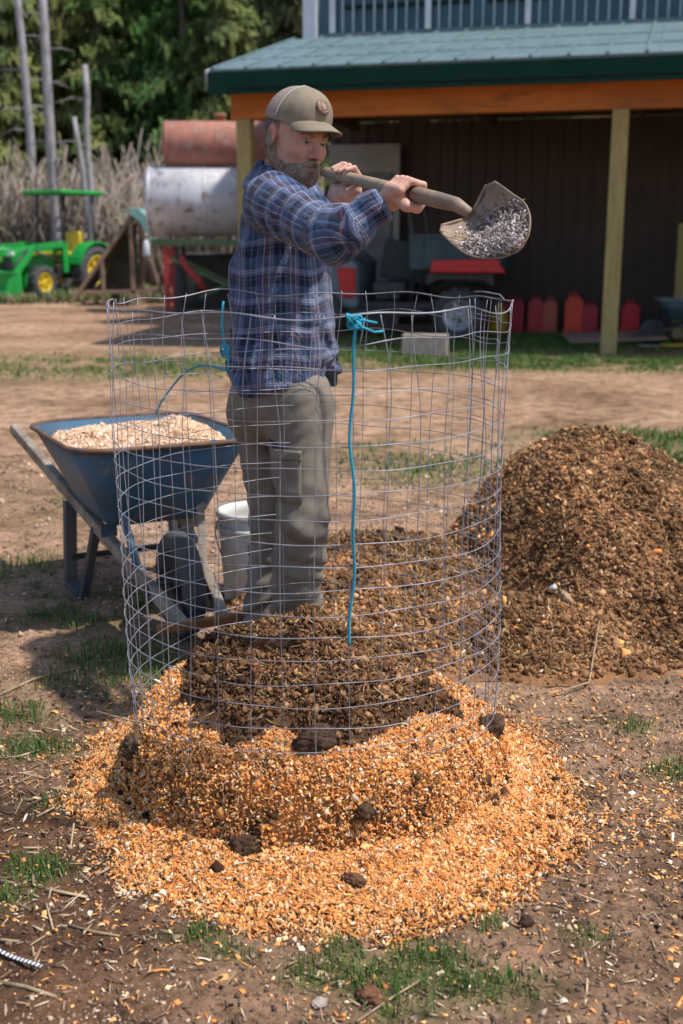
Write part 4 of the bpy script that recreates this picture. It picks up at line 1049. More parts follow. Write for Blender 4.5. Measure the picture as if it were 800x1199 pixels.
tree(-7.2, 36, 13, 0, 0); tree(-9.6, 35, 12, 1, 0); tree(-4.6, 35.5, 12.5, 2, 0); tree(-1.9, 37, 13, 3, 0)
for (x, y, H, k) in [(-12.2, 36, 12, 0), (-3.3, 34.6, 10, 1), (-6.0, 38.5, 14, 2), (-.2, 36, 13, 1), (-8.4, 39.5, 15, 3), (-11.0, 40, 14, 1), (-13.6, 39, 14, 2), (1.8, 38, 14, 0), (-2.6, 41, 15, 2), (-5.2, 43, 15, 0), (3.6, 36, 12, 3),
                     (-7.4, 45, 16, 1), (-10.0, 46, 16, 3), (-13.0, 46, 16, 0), (-15.6, 43, 15, 1), (-.6, 44, 15, 0), (1.2, 46, 16, 1), (3.4, 43, 15, 2), (-3.8, 48, 16, 3), (6.0, 40, 14, 1), (-16.5, 38, 13, 3), (-14.9, 36.5, 11, 1), (5.2, 46, 16, 0), (-12.0, 52, 17, 2), (-7.0, 52, 17, 0), (-1.5, 52, 17, 1)]:
    tree(x, y, H*rt.uniform(.92, 1.06), k, rt.uniform(0, 6))
# the far woods reading as one mass
rng = np.random.default_rng(77); fw = []
for i in range(46):
    x = rng.uniform(-46, 40); y = rng.uniform(56, 84); H = rng.uniform(14, 19)
    z = float(ground_z(np.array([x]), np.array([y]))[0]); V, F, C = conifer_crown(H, H*.25, 500+i, 110, 18, sz=.32, pal=PALS[i % 4]); fw.append((V+np.array([x, y, z]), F, C))
V, F, C = join(fw); o = mesh_np('far_woods', V, F, M_leaf, col=C); props(o, 'dense evergreen woods covering the slope far behind the farmyard', 'woods', kind='stuff')
# bare trunks
def snag(px0, py0, px1, py1, Y, w0, w1, label, br=5, seed=1):
    a = P(px1, py1, Y); b_ = P(px0, py0, Y); g_ = float(ground_z(np.array([a[0]]), np.array([Y]))[0])
    d = (b_-a)/(b_[2]-a[2]); a2 = a-d*(a[2]-g_+.2); rr_ = random.Random(seed)
    root = empty('bare_tree', a2, label=label, cat='dead tree')
    m = MB(); pts = [(b_-a2)*t+np.array([rr_.uniform(-.03, .03), 0, 0]) for t in np.linspace(0, 1, 9)]; m.tube(pts, list(np.linspace(w0/2, w1/2, 9)), 9); m.build('trunk', M_snag, root)
    for i in range(br):
        t = rr_.uniform(.3, .95); p0 = Vector((b_-a2)*t); s = rr_.choice((-1, 1)); l = rr_.uniform(.4, 1.1)
        m = MB(); m.tube([p0, p0+Vector((s*l*.5, rr_.uniform(-.3, .3), .05)), p0+Vector((s*l, rr_.uniform(-.4, .4), -.1))], [.022, .015, .006], 5); m.build('branch', M_snag, root)
snag(47, -40, 63, 226, 29.5, .30, .19, 'tall bare grey trunk standing behind the tractor, the thickest of the bare trees', 9, 1)
snag(18, -40, 34, 150, 32.5, .26, .18, 'slim bare grey trunk left of the tallest one, half hidden by boughs', 8, 2)
snag(100, 76, 106, 226, 29.0, .20, .13, 'straight pale broken off snag above the right end of the tractor canopy', 2, 3)
snag(86, 137, 100, 226, 29.3, .18, .11, 'leaning pale snag, shorter than the straight one beside it', 1, 4)
# brush: bare stems in front of the woods
rng = np.random.default_rng(88); n = 11000
x = rng.uniform(-17, 5, n); y = rng.uniform(29.5, 34.5, n); h = rng.uniform(.25, 1.0, n)*(.7+1.1*n2(x, y, 1.5, 5)); z0 = ground_z(x, y)
scl = np.stack([rng.uniform(.006, .018, n), rng.uniform(.006, .018, n), h], 1)
q1 = scatter(BOX_V, BOX_F, np.stack([x, y, z0+h*.9+rng.uniform(0, 1.5, n)*n2(x, y, 1.5, 5)], 1), scl, rand_rot(n, .62, rng), pick([(.26, .20, .17), (.34, .28, .25), (.17, .13, .11), (.22, .20, .12)], n, None, .2, rng), 0, rng)
n = 2600; x = rng.uniform(-17, 5, n); y = rng.uniform(29.5, 34.5, n); z = ground_z(x, y)+rng.uniform(.1, 2.6, n)*(.5+.6*n2(x, y, 1.5, 5)); s = rng.uniform(.05, .14, n)
q2 = scatter(BOX_V, BOX_F, np.stack([x, y, z], 1), np.stack([s, s*.5, s*.12], 1), rand_rot(n, None, rng), pick([(.22, .18, .13), (.28, .24, .18), (.13, .13, .06), (.16, .12, .09)], n, None, .2, rng), 0, rng)
V, F, C = join([q1, q2]); o = mesh_np('brush', V, F, M_litter, col=C); props(o, 'tangle of bare grey brown brush along the edge of the woods', 'brush', kind='stuff')
# weedy verge in front of the tanks
rng = np.random.default_rng(90); n = 2600; x = rng.uniform(-12, -2.2, n); y = rng.uniform(24.0, 29.2, n); h = rng.uniform(.04, .16, n)
q = scatter(BOX_V, BOX_F, np.stack([x, y, ground_z(x, y)+h*.6], 1), np.stack([h*.12, h*.12, h], 1), rand_rot(n, .7, rng), pick([(.12, .15, .05), (.25, .21, .12), (.08, .11, .04)], n, None, .2, rng), 0, rng)
o = mesh_np('weeds', *q[:2], M_grass, col=q[2]); props(o, 'low weeds on the ground around the tractor and the tank stand', 'weeds', kind='stuff')
# ================================================================== implicit surfaces (for the figure)
def nets(f, lo, hi, h):
    lo = np.array(lo, float); hi = np.array(hi, float)
    ax = [np.arange(lo[i], hi[i]+h, h) for i in range(3)]
    shp = tuple(len(a) for a in ax)
    Pg = np.stack(np.meshgrid(*ax, indexing='ij'), -1).reshape(-1, 3)
    st = 5; ci = [np.arange(0, n_+st, st) for n_ in shp]
    Pc = np.stack(np.meshgrid(*[lo[i]+ci[i]*h for i in range(3)], indexing='ij'), -1)
    Dc = f(Pc.reshape(-1, 3)).reshape(Pc.shape[:3])
    near = np.abs(Dc) < st*h*1.2+.012
    fi = [np.minimum(np.round(np.arange(n_)/st).astype(int), len(ci[i])-1) for i, n_ in enumerate(shp)]
    mk = near[np.ix_(*fi)].ravel(); D = Dc[np.ix_(*fi)].ravel().copy(); w_ = np.where(mk)[0]
    for i in range(0, len(w_), 300000): D[w_[i:i+300000]] = f(Pg[w_[i:i+300000]])
    D = D.reshape(shp)
    S = D < 0; cs = tuple(s-1 for s in shp)
    def c(dx, dy, dz, A): return A[dx:dx+cs[0], dy:dy+cs[1], dz:dz+cs[2]]
    acc = np.zeros(cs+(3,)); cnt = np.zeros(cs)
    cor = [(i, j, k) for i in (0, 1) for j in (0, 1) for k in (0, 1)]
    for a in cor:
        for d in range(3):
            if a[d]: continue
            b = list(a); b[d] = 1; b = tuple(b)
            A = c(*a, D); B = c(*b, D); m = (c(*a, S) != c(*b, S))
            den = np.where(m, A-B, 1); t = np.where(m, A/den, 0)
            for q in range(3): acc[..., q] += np.where(m, a[q]+(t if q == d else 0), 0)
            cnt += m
    act = cnt > 0; idx = -np.ones(cs, int); idx[act] = np.arange(act.sum())
    V = np.argwhere(act)+acc[act]/cnt[act][:, None]; V = lo+V*h
    Fs = []
    for d in range(3):
        u, v = (d+1) % 3, (d+2) % 3
        sl0 = [slice(None)]*3; sl1 = [slice(None)]*3; sl0[d] = slice(0, -1); sl1[d] = slice(1, None)
        m = S[tuple(sl0)] != S[tuple(sl1)]; e = np.argwhere(m)
        e = e[(e[:, u] > 0) & (e[:, v] > 0) & (e[:, u] < shp[u]-1) & (e[:, v] < shp[v]-1)]
        ins = S[tuple(e.T)]
        def at(du, dv):
            q = e.copy(); q[:, u] -= du; q[:, v] -= dv; return idx[tuple(q.T)]
        Q = np.stack([at(1, 1), at(0, 1), at(0, 0), at(1, 0)], 1)
        Q[~ins] = Q[~ins][:, ::-1]; Fs.append(Q[(Q >= 0).all(1)])
    return V, np.concatenate(Fs)
def smin(a, b, k): h = np.clip(.5+.5*(b-a)/k, 0, 1); return b*(1-h)+a*h-k*h*(1-h)
def smax(a, b, k): return -smin(-a, -b, k)
def sph(p, c, r): return np.linalg.norm(p-np.asarray(c), axis=1)-r
def ell(p, c, r):
    q = (p-np.asarray(c))/np.asarray(r); k = np.linalg.norm(q, axis=1)
    return (k-1)*np.minimum.reduce(r) if False else k*(k-1)/np.maximum(np.linalg.norm(q/np.asarray(r), axis=1), 1e-9)
def cone(p, a, b, ra, rb):
    a = np.asarray(a, float); b = np.asarray(b, float); d = b-a; L2 = d@d
    t = np.clip(((p-a)@d)/L2, 0, 1)
    return np.linalg.norm(p-a-t[:, None]*d, axis=1)-(ra+(rb-ra)*t)
def chain(p, pts, rs, k=.01):
    o = cone(p, pts[0], pts[1], rs[0], rs[1])
    for i in range(1, len(pts)-1): o = smin(o, cone(p, pts[i], pts[i+1], rs[i], rs[i+1]), k)
    return o
def frame(F, U=(0, 0, 1)):
    F = np.array(F, float); F /= np.linalg.norm(F); L = np.cross(U, F); L /= np.linalg.norm(L); return np.stack([F, L, np.cross(F, L)], 1)  # columns: fwd, left, up
def relax(V, F, it=2, lam=.5):
    e = np.concatenate([F[:, [0, 1]], F[:, [1, 2]], F[:, [2, 3]], F[:, [3, 0]]]); n = len(V)
    for _ in range(it):
        s = np.zeros_like(V); c = np.zeros(n)
        for a, b_ in ((0, 1), (1, 0)):
            for q in range(3): s[:, q] += np.bincount(e[:, a], V[e[:, b_], q], n)
            c += np.bincount(e[:, a], minlength=n)
        V = V*(1-lam)+lam*s/np.maximum(c, 1)[:, None]
    return V

# ------------------------------------------------------------------ pose (world joints)
HEAD = P(347, 160, 3.50)                         # between the ears, eye height
fa = R(40); pit = R(14)
FD = np.array([math.sin(fa)*math.cos(pit), -math.cos(fa)*math.cos(pit), -math.sin(pit)])
HF = frame(FD)
roll = R(-4); HFr = HF.copy(); HFr[:, 1] = HF[:, 1]*math.cos(roll)+HF[:, 2]*math.sin(roll); HFr[:, 2] = np.cross(HFr[:, 0], HFr[:, 1]); HF = HFr
NECK0 = HEAD+HF@np.array([-.035, 0, -.10]); NECK1 = P(318, 222, 3.55)
RS = P(318, 236, 3.36); RE = P(392, 276, 3.02); RW = P(466, 241, 2.98)
LS = P(350, 232, 3.68); LE = P(385, 275, 3.55); LW = P(396, 236, 3.34)
SA = P(403, 207, 3.30); SB = P(480, 226, 3.00)        # two points of the shovel shaft
sdir = SB-SA; sdir /= np.linalg.norm(sdir)
def on_shaft(px):
    lo_, hi_ = -1.0, 2.0
    for _ in range(50):
        t = (lo_+hi_)/2; q = SA+sdir*t
        zc = q[1]*math.cos(PITCH)-(q[2]-CAM_H)*math.sin(PITCH)
        if 400+FPX*q[0]/zc < px: lo_ = t
        else: hi_ = t
    return SA+sdir*t
S0 = on_shaft(379); SL = on_shaft(403); SRh = on_shaft(479); S1 = on_shaft(540)
zb = .95
HIPC = P(330, 440, 3.52)
RH = P(352, 470, 3.45); RK = P(355, 606, 3.40); RA = P(343, 745, 3.50); RA[2] = .12
LH = P(308, 470, 3.60); LK = P(321, 606, 3.62); LA = P(310, 740, 3.66); LA[2] = .12
person = None

def grip(c, wrist, palm_dir, turn, index_to, spread=.0205, fr_=.0093, rad=.017, thumb='wrap', span=None, side=1):
    """primitives of a hand closed round the shaft at c; returns list of (pts, radii)"""
    a = sdir*index_to                                       # towards the index finger
    e1 = np.array(palm_dir, float); e1 -= sdir*(e1@sdir); e1 /= np.linalg.norm(e1)
    e2 = np.array(turn, float); e2 -= sdir*(e2@sdir)+e1*(e2@e1); e2 /= np.linalg.norm(e2)
    R0 = rad+fr_
    pol = lambda ph, r, t: c+a*t+(e1*math.cos(R(ph))+e2*math.sin(R(ph)))*r
    ch = []
    lens = [(38, 100, 168, 222), (38, 102, 176, 236), (38, 102, 172, 228), (38, 98, 160, 205)]
    rr = [1.0, 1.04, .98, .86]
    kn = []
    for i in range(4):
        t = (1.5-i)*spread+.002
        l = lens[i]; f = fr_*rr[i]
        pts = [pol(l[0], R0+.020, t*.97), pol(l[1]-15, R0+.011, t), pol(l[2]-12, R0+.004, t*1.02), pol(l[3], R0-.001, t)]
        ch.append((pts, [f*1.12, f*1.04, f*.95, f*.80], .004)); kn.append(pts[0])
    # palm: wrist to each knuckle, thick heel
    w = np.asarray(wrist)
    ch.append(([w, (w*.55+kn[1]*.45), kn[1]], [.025, .022, .013], .014)); ch.append(([w, (w*.55+kn[2]*.45), kn[2]], [.024, .021, .012], .014))
    ch.append(([w, w*.5+kn[0]*.5, kn[0]], [.023, .019, .0125], .014)); ch.append(([w, w*.5+kn[3]*.5, kn[3]], [.022, .018, .0115], .014))
    tb = w*.55+c*.45+a*.032
    if thumb == 'wrap':
        pts = [w*.75+kn[0]*.25+a*.008, pol(-15, R0+.014, .040), pol(-62, R0+.006, .046), pol(-112, R0+.002, .040)]
    else:
        pts = [w*.7+kn[0]*.3+a*.012, pol(-5, R0+.012, .045), pol(25, R0+.022, .062), pol(60, R0+.034, .068)]
    ch.append((pts, [.019, .0135, .0112, .0088], .008))
    return ch, np.array(e1)
def hand_sdf(chs, wrist, elbow):
    def f(p):
        o = None
        for pts, rs_, k in chs[4:]:
            d = chain(p, pts, rs_, .008); o = d if o is None else smin(o, d, k)
        for pts, rs_, k in chs[:4]:
            o = smin(o, chain(p, pts, rs_, .003), .0026)
        w = np.asarray(wrist); el_ = np.asarray(elbow); d = (el_-w)/np.linalg.norm(el_-w)
        o = smin(o, cone(p, w+d*.005, w+d*.16, .0255, .037), .012)
        return o
    return f
LWh = P(396, 231, 3.34); RWh = P(461, 231, 3.02)
chR, _ = grip(SRh, RWh, (-.35, -.75, -.42), (-.1, -.35, 1.0), 1, side=1)
chL, _ = grip(SL, LWh, (-.1, .35, -1.0), (0, .95, .30), -1, thumb='up')

# ------------------------------------------------------------------ head
def to_h(p): return (p-HEAD)@HF
def head_l(q):
    """q in head frame: x forward, y left, z up"""
    ay = np.abs(q[:, 1]); s = np.stack([q[:, 0], ay, q[:, 2]], 1)
    d = ell(q, (-.012, 0, .034), (.098, .077, .088))
    d = smin(d, ell(q, (.028, 0, -.028), (.068, .066, .088)), .03)
    d = smin(d, ell(q, (.046, 0, -.092), (.046, .046, .034)), .03)        # chin and jaw
    d = smin(d, cone(s, (-.012, .060, -.055), (.045, .034, -.098), .019, .018), .022)
    d = smin(d, ell(s, (.064, .039, -.030), (.024, .022, .019)), .018)     # cheek
    d = smin(d, cone(s, (.087, .010, .020), (.071, .047, .018), .0130, .0105), .012)  # brow
    d = smax(d, -ell(s, (.103, .031, .001), (.024, .020, .0125)), .012)   # socket
    d = smin(d, cone(q, (.088, 0, .012), (.113, 0, -.028), .0085, .0105), .012)
    d = smin(d, ell(q, (.113, 0, -.034), (.013, .0115, .0105)), .007)
    d = smin(d, ell(s, (.100, .0135, -.037), (.012, .0075, .0085)), .006)
    d = smax(d, -ell(s, (.104, .0075, -.046), (.006, .0035, .005)), .003)
    d = smin(d, cone(s, (.087, .0, -.060), (.078, .022, -.064), .012, .007), .010)
    d = smin(d, cone(s, (.096, .0, -.0635), (.084, .021, -.0675), .0055, .003), .003)
    d = smin(d, cone(s, (.094, .0, -.0745), (.084, .018, -.0715), .0062, .003), .003)
    # lids
    d = smin(d, cone(s, (.0915, .019, .0050), (.083, .043, .0035), .0050, .0045), .004)
    d = smin(d, cone(s, (.0895, .020, -.0080), (.081, .042, -.0068), .0042, .0040), .004)
    # ears
    e = ell(s, (-.010, .0815, -.004), (.019, .0075, .031)); e = smax(e, -ell(s, (-.006, .089, .000), (.011, .006, .019)), .004)
    d = smin(d, e, .006)
    return d
def neck_l(p): return cone(p, NECK0, NECK1+np.array([0, 0, -.04]), .056, .066)
def skin_head(p): return smin(head_l(to_h(p)), neck_l(p), .03)
def beard_f(p):
    q = to_h(p); s = np.stack([q[:, 0], np.abs(q[:, 1]), q[:, 2]], 1)
    nz_ = (n3(q, (.006, .006, .012), 5)-.5)*.006+(n3(q, .003, 8)-.5)*.003
    base = head_l(q)
    lim = np.interp(q[:, 0], [-.03, -.005, .02, .05, .075, .12], [.028, -.005, -.060, -.074, -.064, -.056])
    low = q[:, 2]-lim+(n3(q, .008, 9)-.5)*.008
    thick = np.interp(q[:, 2], [-.14, -.10, -.06, -.045, 0, .03], [.008, .007, .005, .004, .0025, .002])
    d = base-thick+nz_
    d = smin(d, ell(q, (.068, 0, -.110), (.024, .027, .022))+nz_, .012)
    # moustache
    mu = cone(s, (.101, .003, -.0535), (.086, .030, -.068), .0085, .0055)+nz_*.7
    d = smax(d, low, .004); d = smin(d, mu, .004)
    d = smax(d, -ell(s, (.100, 0, -.0715), (.016, .021, .0042)), .002)        # mouth
    back = -q[:, 0]-.022+(n3(q, .01, 12)-.5)*.006
    return smax(d, back, .004)
def hair_f(p):
    q = to_h(p); nz_ = (n3(q, (.005, .005, .012), 15)-.5)*.006
    d = ell(q, (-.014, 0, .026), (.101, .0815, .088))+nz_
    d = smin(d, ell(q, (-.045, 0, -.035), (.058, .064, .055))+nz_, .02)
    d = smax(d, q[:, 0]-.012-.10*np.clip(q[:, 2]-.03, 0, 1)*3, .006)
    ear = np.stack([q[:, 0], np.abs(q[:, 1]), q[:, 2]], 1)
    d = smax(d, -ell(ear, (-.008, .085, -.008), (.022, .02, .036)), .003)
    return smax(d, -q[:, 2]-.085, .006)
# ------------------------------------------------------------------ skin material
msk, nt, b = _nodes('skin'); b.inputs['Roughness'].default_value = .55; b.inputs['Subsurface Weight'].default_value = .12; b.inputs['Subsurface Radius'].default_value = (.012, .005, .003); b.inputs['Subsurface Scale'].default_value = .6
a_ = nt.nodes.new('ShaderNodeAttribute'); a_.attribute_name = 'col'
n_ = noise(nt, 60, 5, .6); r_ = ramp(nt, [(.35, .86), (.65, 1.1)]); nt.links.new(n_.outputs['Fac'], r_.inputs[0])
nt.links.new(mixc(nt, 1, a_.outputs['Color'], r_.outputs[0], 'MULTIPLY'), b.inputs['Base Color'])
n_ = noise(nt, 420, 4, .6); bump(nt, b, n_.outputs['Fac'], .25, .0015)
M_skin = msk
parts_ = []
def addp(V, F, c): parts_.append((V, F, c))
V, F = nets(skin_head, HEAD-np.array([.15, .15, .24]), HEAD+np.array([.15, .15, .16]), .0032); V = relax(V, F, 1, .4)
q = to_h(V); c = np.tile([[.52, .27, .19]], (len(V), 1))
def tint(c, w, t): return c*(1-w[:, None])+np.array(t)[None]*w[:, None]
c = tint(c, np.clip(1.2-np.linalg.norm((q-np.array([.112, 0, -.03]))/np.array([.03, .022, .022]), axis=1), 0, .6), (.56, .20, .14))
c = tint(c, np.clip(1.2-np.linalg.norm((np.abs(q)*[1, 1, 0]+np.array([0, 0, 1])*q[:, 2:3]-np.array([.07, .045, -.025]))/np.array([.03, .025, .022]), axis=1), 0, .6), (.56, .22, .15))
c = tint(c, (np.abs(q[:, 1]) > .074)*(q[:, 0] < .02)*.7, (.56, .20, .14))
c = tint(c, np.clip(1.3-np.linalg.norm((q-np.array([.095, 0, -.069]))/np.array([.02, .022, .009]), axis=1), 0, .8), (.42, .16, .13))
addp(V, F, c)
for chs, w_, e_ in ((chR, RWh, RE), (chL, LWh, LE)):
    cen = w_*.5+(SRh if chs is chR else SL)*.5
    V, F = nets(hand_sdf(chs, w_, e_), cen-.125, cen+.125, .0026); V = relax(V, F, 1, .4)
    nv = n3(V, .02, 4); c = np.tile([[.56, .31, .23]], (len(V), 1))*(.88+.24*nv[:, None])
    for pts, rs_, k in chs[:5]:
        for pt in pts[:3]: c = tint(c, np.clip(1-np.linalg.norm(V-pt, axis=1)/.015, 0, 1)*.4, (.56, .22, .16))
    addp(V, F, c)
# body under the clothes, feet
def under(p):
    o = cone(p, HIPC+[0, 0, .0], NECK1-[0, 0, .12], .09, .10)
    for ch_, r_ in (((RS, RE, RWh+(RE-RWh)*.3), (.05, .042, .03)), ((LS, LE, LWh+(LE-LWh)*.3), (.05, .042, .03)), ((RH, RK, RA), (.075, .05, .04)), ((LH, LK, LA), (.075, .05, .04))):
        o = smin(o, chain(p, ch_, r_, .02), .03)
    return smin(o, cone(p, NECK1-[0, 0, .1], NECK0, .06, .045), .03)
V, F = nets(under, (-.55, 2.8, .02), (.25, 3.9, 1.62), .017); addp(V, F, np.tile([[.52, .3, .22]], (len(V), 1)))
V, F, C = join(parts_)
org = np.array([HIPC[0], HIPC[1], 0])
person = mesh_np('person', V-org, F, M_skin, col=C, smooth_sh=True); person.location = org
props(person, 'bearded man in cap, blue plaid shirt and khaki trousers swinging a shovel over the cage', 'person')
bpy.context.view_layer.update()
def child(name, V, F, m, **k):
    return mesh_np(name, V-org, F, m, person, smooth_sh=True, **k)
# eyes
for s in (-1, 1):
    cpos = HEAD+HF@np.array([.0795, s*.031, -.0005]); look = frame(HF@np.array([1, -.12, -.02]))
    bm = bmesh.new(); bmesh.ops.create_uvsphere(bm, u_segments=24, v_segments=16, radius=.0125)
    Ve = np.array([v.co[:] for v in bm.verts]); bm.faces.ensure_lookup_table()
    me = bpy.data.meshes.new('eye'); bm.to_mesh(me); bm.free()
    ca = me.color_attributes.new('col', 'FLOAT_COLOR', 'POINT')
    for i, v in enumerate(Ve):
        x = v[2]/.0125; col_ = (.01, .01, .01, 1) if x > .965 else ((.045, .055, .065, 1) if x > .86 else (.34, .28, .25, 1)); ca.data[i].color = col_
    for p_ in me.polygons: p_.use_smooth = True
    me.materials.append(attr_mat('eyeball', .15, vary=.02, spec=.6))
    o = bpy.data.objects.new('eye', me); COL.objects.link(o); o.parent = person; o.location = cpos-org
    o.rotation_euler = Vector(look[:, 0]).to_track_quat('Z', 'Y').to_euler()
# hair and beard
def hair_mat(name, c1, c2, c3):
    m, nt, b = _nodes(name); b.inputs['Roughness'].default_value = .7; b.inputs['Specular IOR Level'].default_value = .3
    tc = nt.nodes.new('ShaderNodeTexCoord'); mp_ = nt.nodes.new('ShaderNodeMapping'); mp_.inputs['Scale'].default_value = (1, 1, .35); nt.links.new(tc.outputs['Object'], mp_.inputs[0])
    n = noise(nt, 330, 4, .6, mp_.outputs[0]); r = ramp(nt, [(.35, c1), (.5, c2), (.65, c3)]); nt.links.new(n.outputs['Fac'], r.inputs[0])
    ng = noise(nt, 18, 2, .5, tc.outputs['Object']); rg = ramp(nt, [(.42, 0), (.6, .6)]); nt.links.new(ng.outputs['Fac'], rg.inputs[0])
    nt.links.new(mixc(nt, rg.outputs[0], r.outputs[0], c3), b.inputs['Base Color']); bump(nt, b, n.outputs['Fac'], .9, .004); return m
M_beard = hair_mat('greying brown beard', (.08, .045, .030), (.19, .115, .075), (.36, .27, .21))
M_hair = hair_mat('short brown hair', (.05, .035, .028), (.12, .09, .07), (.26, .22, .19))
V, F = nets(beard_f, HEAD-np.array([.14, .14, .18]), HEAD+np.array([.14, .14, .06]), .0026); child('beard', V, F, M_beard)
V, F = nets(hair_f, HEAD-np.array([.15, .15, .15]), HEAD+np.array([.15, .15, .15]), .0045); child('hair', V, F, M_hair)
for s in (-1, 1):
    m = MB(); m.tube([HEAD+HF@np.array(t)-org for t in ((.0975, s*.014, .0165), (.094, s*.032, .0215), (.080, s*.050, .0165))], [.0035, .0045, .0025], 7); m.build('eyebrow', M_beard, person)
# cap
def cap_crown(p):
    q = to_h(p); d = ell(q, (-.008, 0, .037), (.107, .0875, .101))
    d = smin(d, ell(q, (.040, 0, .078), (.050, .060, .050)), .04)
    d = np.maximum(d, -(q[:, 2]-.036-.10*q[:, 0]*(q[:, 0] < 0)*-.25))
    inner = ell(q, (-.008, 0, .030), (.100, .0815, .092))
    d = np.maximum(d, -inner)
    seam = np.abs(q[:, 1])+.0; an = np.arctan2(q[:, 1], q[:, 0]-.0)
    for a0 in (0, 1.15, -1.15, 2.2, -2.2): d = d+.0009*np.exp(-(np.angle(np.exp(1j*(an-a0)))/.03)**2)
    return d
M_cap = mat('khaki cap cotton', (.25, .20, .135), .85, c2=(.20, .16, .11), scale=30, bs=.35, bscale=500, bd=.002)
M_mesh = mat('pale cap mesh', (.36, .27, .22), .9, c2=(.23, .17, .14), scale=260, lo=.45, hi=.55, bs=.5, bscale=500, bd=.002)
V, F = nets(cap_crown, HEAD-np.array([.16, .16, .05]), HEAD+np.array([.16, .16, .18]), .0035)
q = to_h(V[F].mean(1)); mi = (q[:, 0] < -.002+.06*(q[:, 2]-.05)).astype(int)
capo = mesh_np('cap', V-org, F, M_cap, person, smooth_sh=True, mats=[M_cap, M_mesh], mi=mi)
def brim_pts():
    V = []; F = []; nu, nv = 15, 31
    for lay in (0, 1):
        for i in range(nu):
            t = i/(nu-1)
            for j in range(nv):
                a = -1.12+2.24*j/(nv-1)
                r0 = np.array([.096*math.cos(a)+.003, .083*math.sin(a), .057-.012*(1-math.cos(a))])
                ext = .074*(math.cos(a*1.25)**.6 if math.cos(a*1.25) > 0 else 0)
                r1 = r0+np.array([ext, .05*math.sin(a)*0, -ext*.20]); 
                x, y, z = r0*(1-t)+r1*t
                z -= 4.6*y*y*(.35+.65*t) - .0
                z += .004-.0035*lay
                V.append(HEAD+HF@np.array([x, y, z])-org)
    n = nu*nv
    for i in range(nu-1):
        for j in range(nv-1):
            a = i*nv+j; F.append((a, a+1, a+nv+1, a+nv)); F.append((n+a, n+a+nv, n+a+nv+1, n+a+1))
    for j in range(nv-1):
        a = (nu-1)*nv+j; F.append((a, a+1, n+a+1, n+a)); F.append((j, n+j, n+j+1, j+1))
    for i in range(nu-1):
        for j in (0, nv-1):
            a = i*nv+j; F.append((a, a+nv, n+a+nv, n+a))
    return V, F
V, F = brim_pts(); m = MB(); m.add(V, F, True); m.build('brim', M_cap, capo)
pc = HEAD+HF@np.array([.092, .0, .098]); pn = HF@np.array([.80, .0, .55])
m = MB(); m.lathe([(.0, .006), (.0215, .006), (.0235, .003), (.0235, -.008)], 28, axM(pc-org, pn)); pt_ = m.build('patch', mat('brown leather patch', (.21, .125, .085), .6, c2=(.15, .085, .055), scale=90, bs=.4, bscale=150), capo)
m = MB(); m.lathe([(.0165, .0062), (.0175, .0072), (.0185, .0062)], 28, axM(pc-org, pn)); m.add([(.0, .011, .0072), (.009, -.002, .0072), (.004, -.002, .0072), (.005, -.009, .0072), (-.005, -.009, .0072), (-.004, -.002, .0072), (-.009, -.002, .0072)], [(0, 6, 5, 4, 3, 2, 1)], False, axM(pc-org, pn)); m.build('patch_mark', mat('tan stitch', (.36, .25, .17), .7, scale=90), pt_)
m = MB(); tp = HEAD+HF@np.array([-.006, 0, .1385]); m.lathe([(0, .004), (.006, .003), (.008, -.002)], 14, axM(tp-org, HF[:, 2])); m.build('button', M_cap, capo)
# white seam between mesh and front panel
m = MB()
pts = []
for a in np.linspace(-1.45, 1.45, 25):
    y = .0895*math.sin(a); z = .037+.1025*math.cos(a)
    pts.append(HEAD+HF@np.array([.002+.05*(z-.05)*.9, y, z])-org)
m.tube(pts, .0017, 6); m.build('piping', mat('white piping', (.6, .56, .5), .8, scale=50), capo)

# ------------------------------------------------------------------ shirt
tf = R(62); TF = np.array([math.sin(tf), -math.cos(tf)]); TL = np.array([math.cos(tf), math.sin(tf)])   # torso front / left
secz = np.array([.90, .965, 1.05, 1.15, 1.25, 1.34, 1.42, 1.48, 1.53, 1.58])
def pxw(x0, x1, z, Y=3.52):
    zc = Y*math.cos(PITCH)-(z-CAM_H)*math.sin(PITCH); return (x0-400)*zc/FPX, (x1-400)*zc/FPX
edges = {.90: (264, 392), .965: (264, 394), 1.05: (267, 394), 1.15: (270, 391), 1.25: (272, 388), 1.34: (275, 384), 1.42: (279, 378), 1.48: (286, 368), 1.53: (297, 350), 1.58: (306, 340)}
cxs = []; hws = []
for z in secz: a, b_ = pxw(*edges[round(float(z), 3)], z); cxs.append((a+b_)/2); hws.append((b_-a)/2)
cxs = np.array(cxs); hws = np.array(hws)
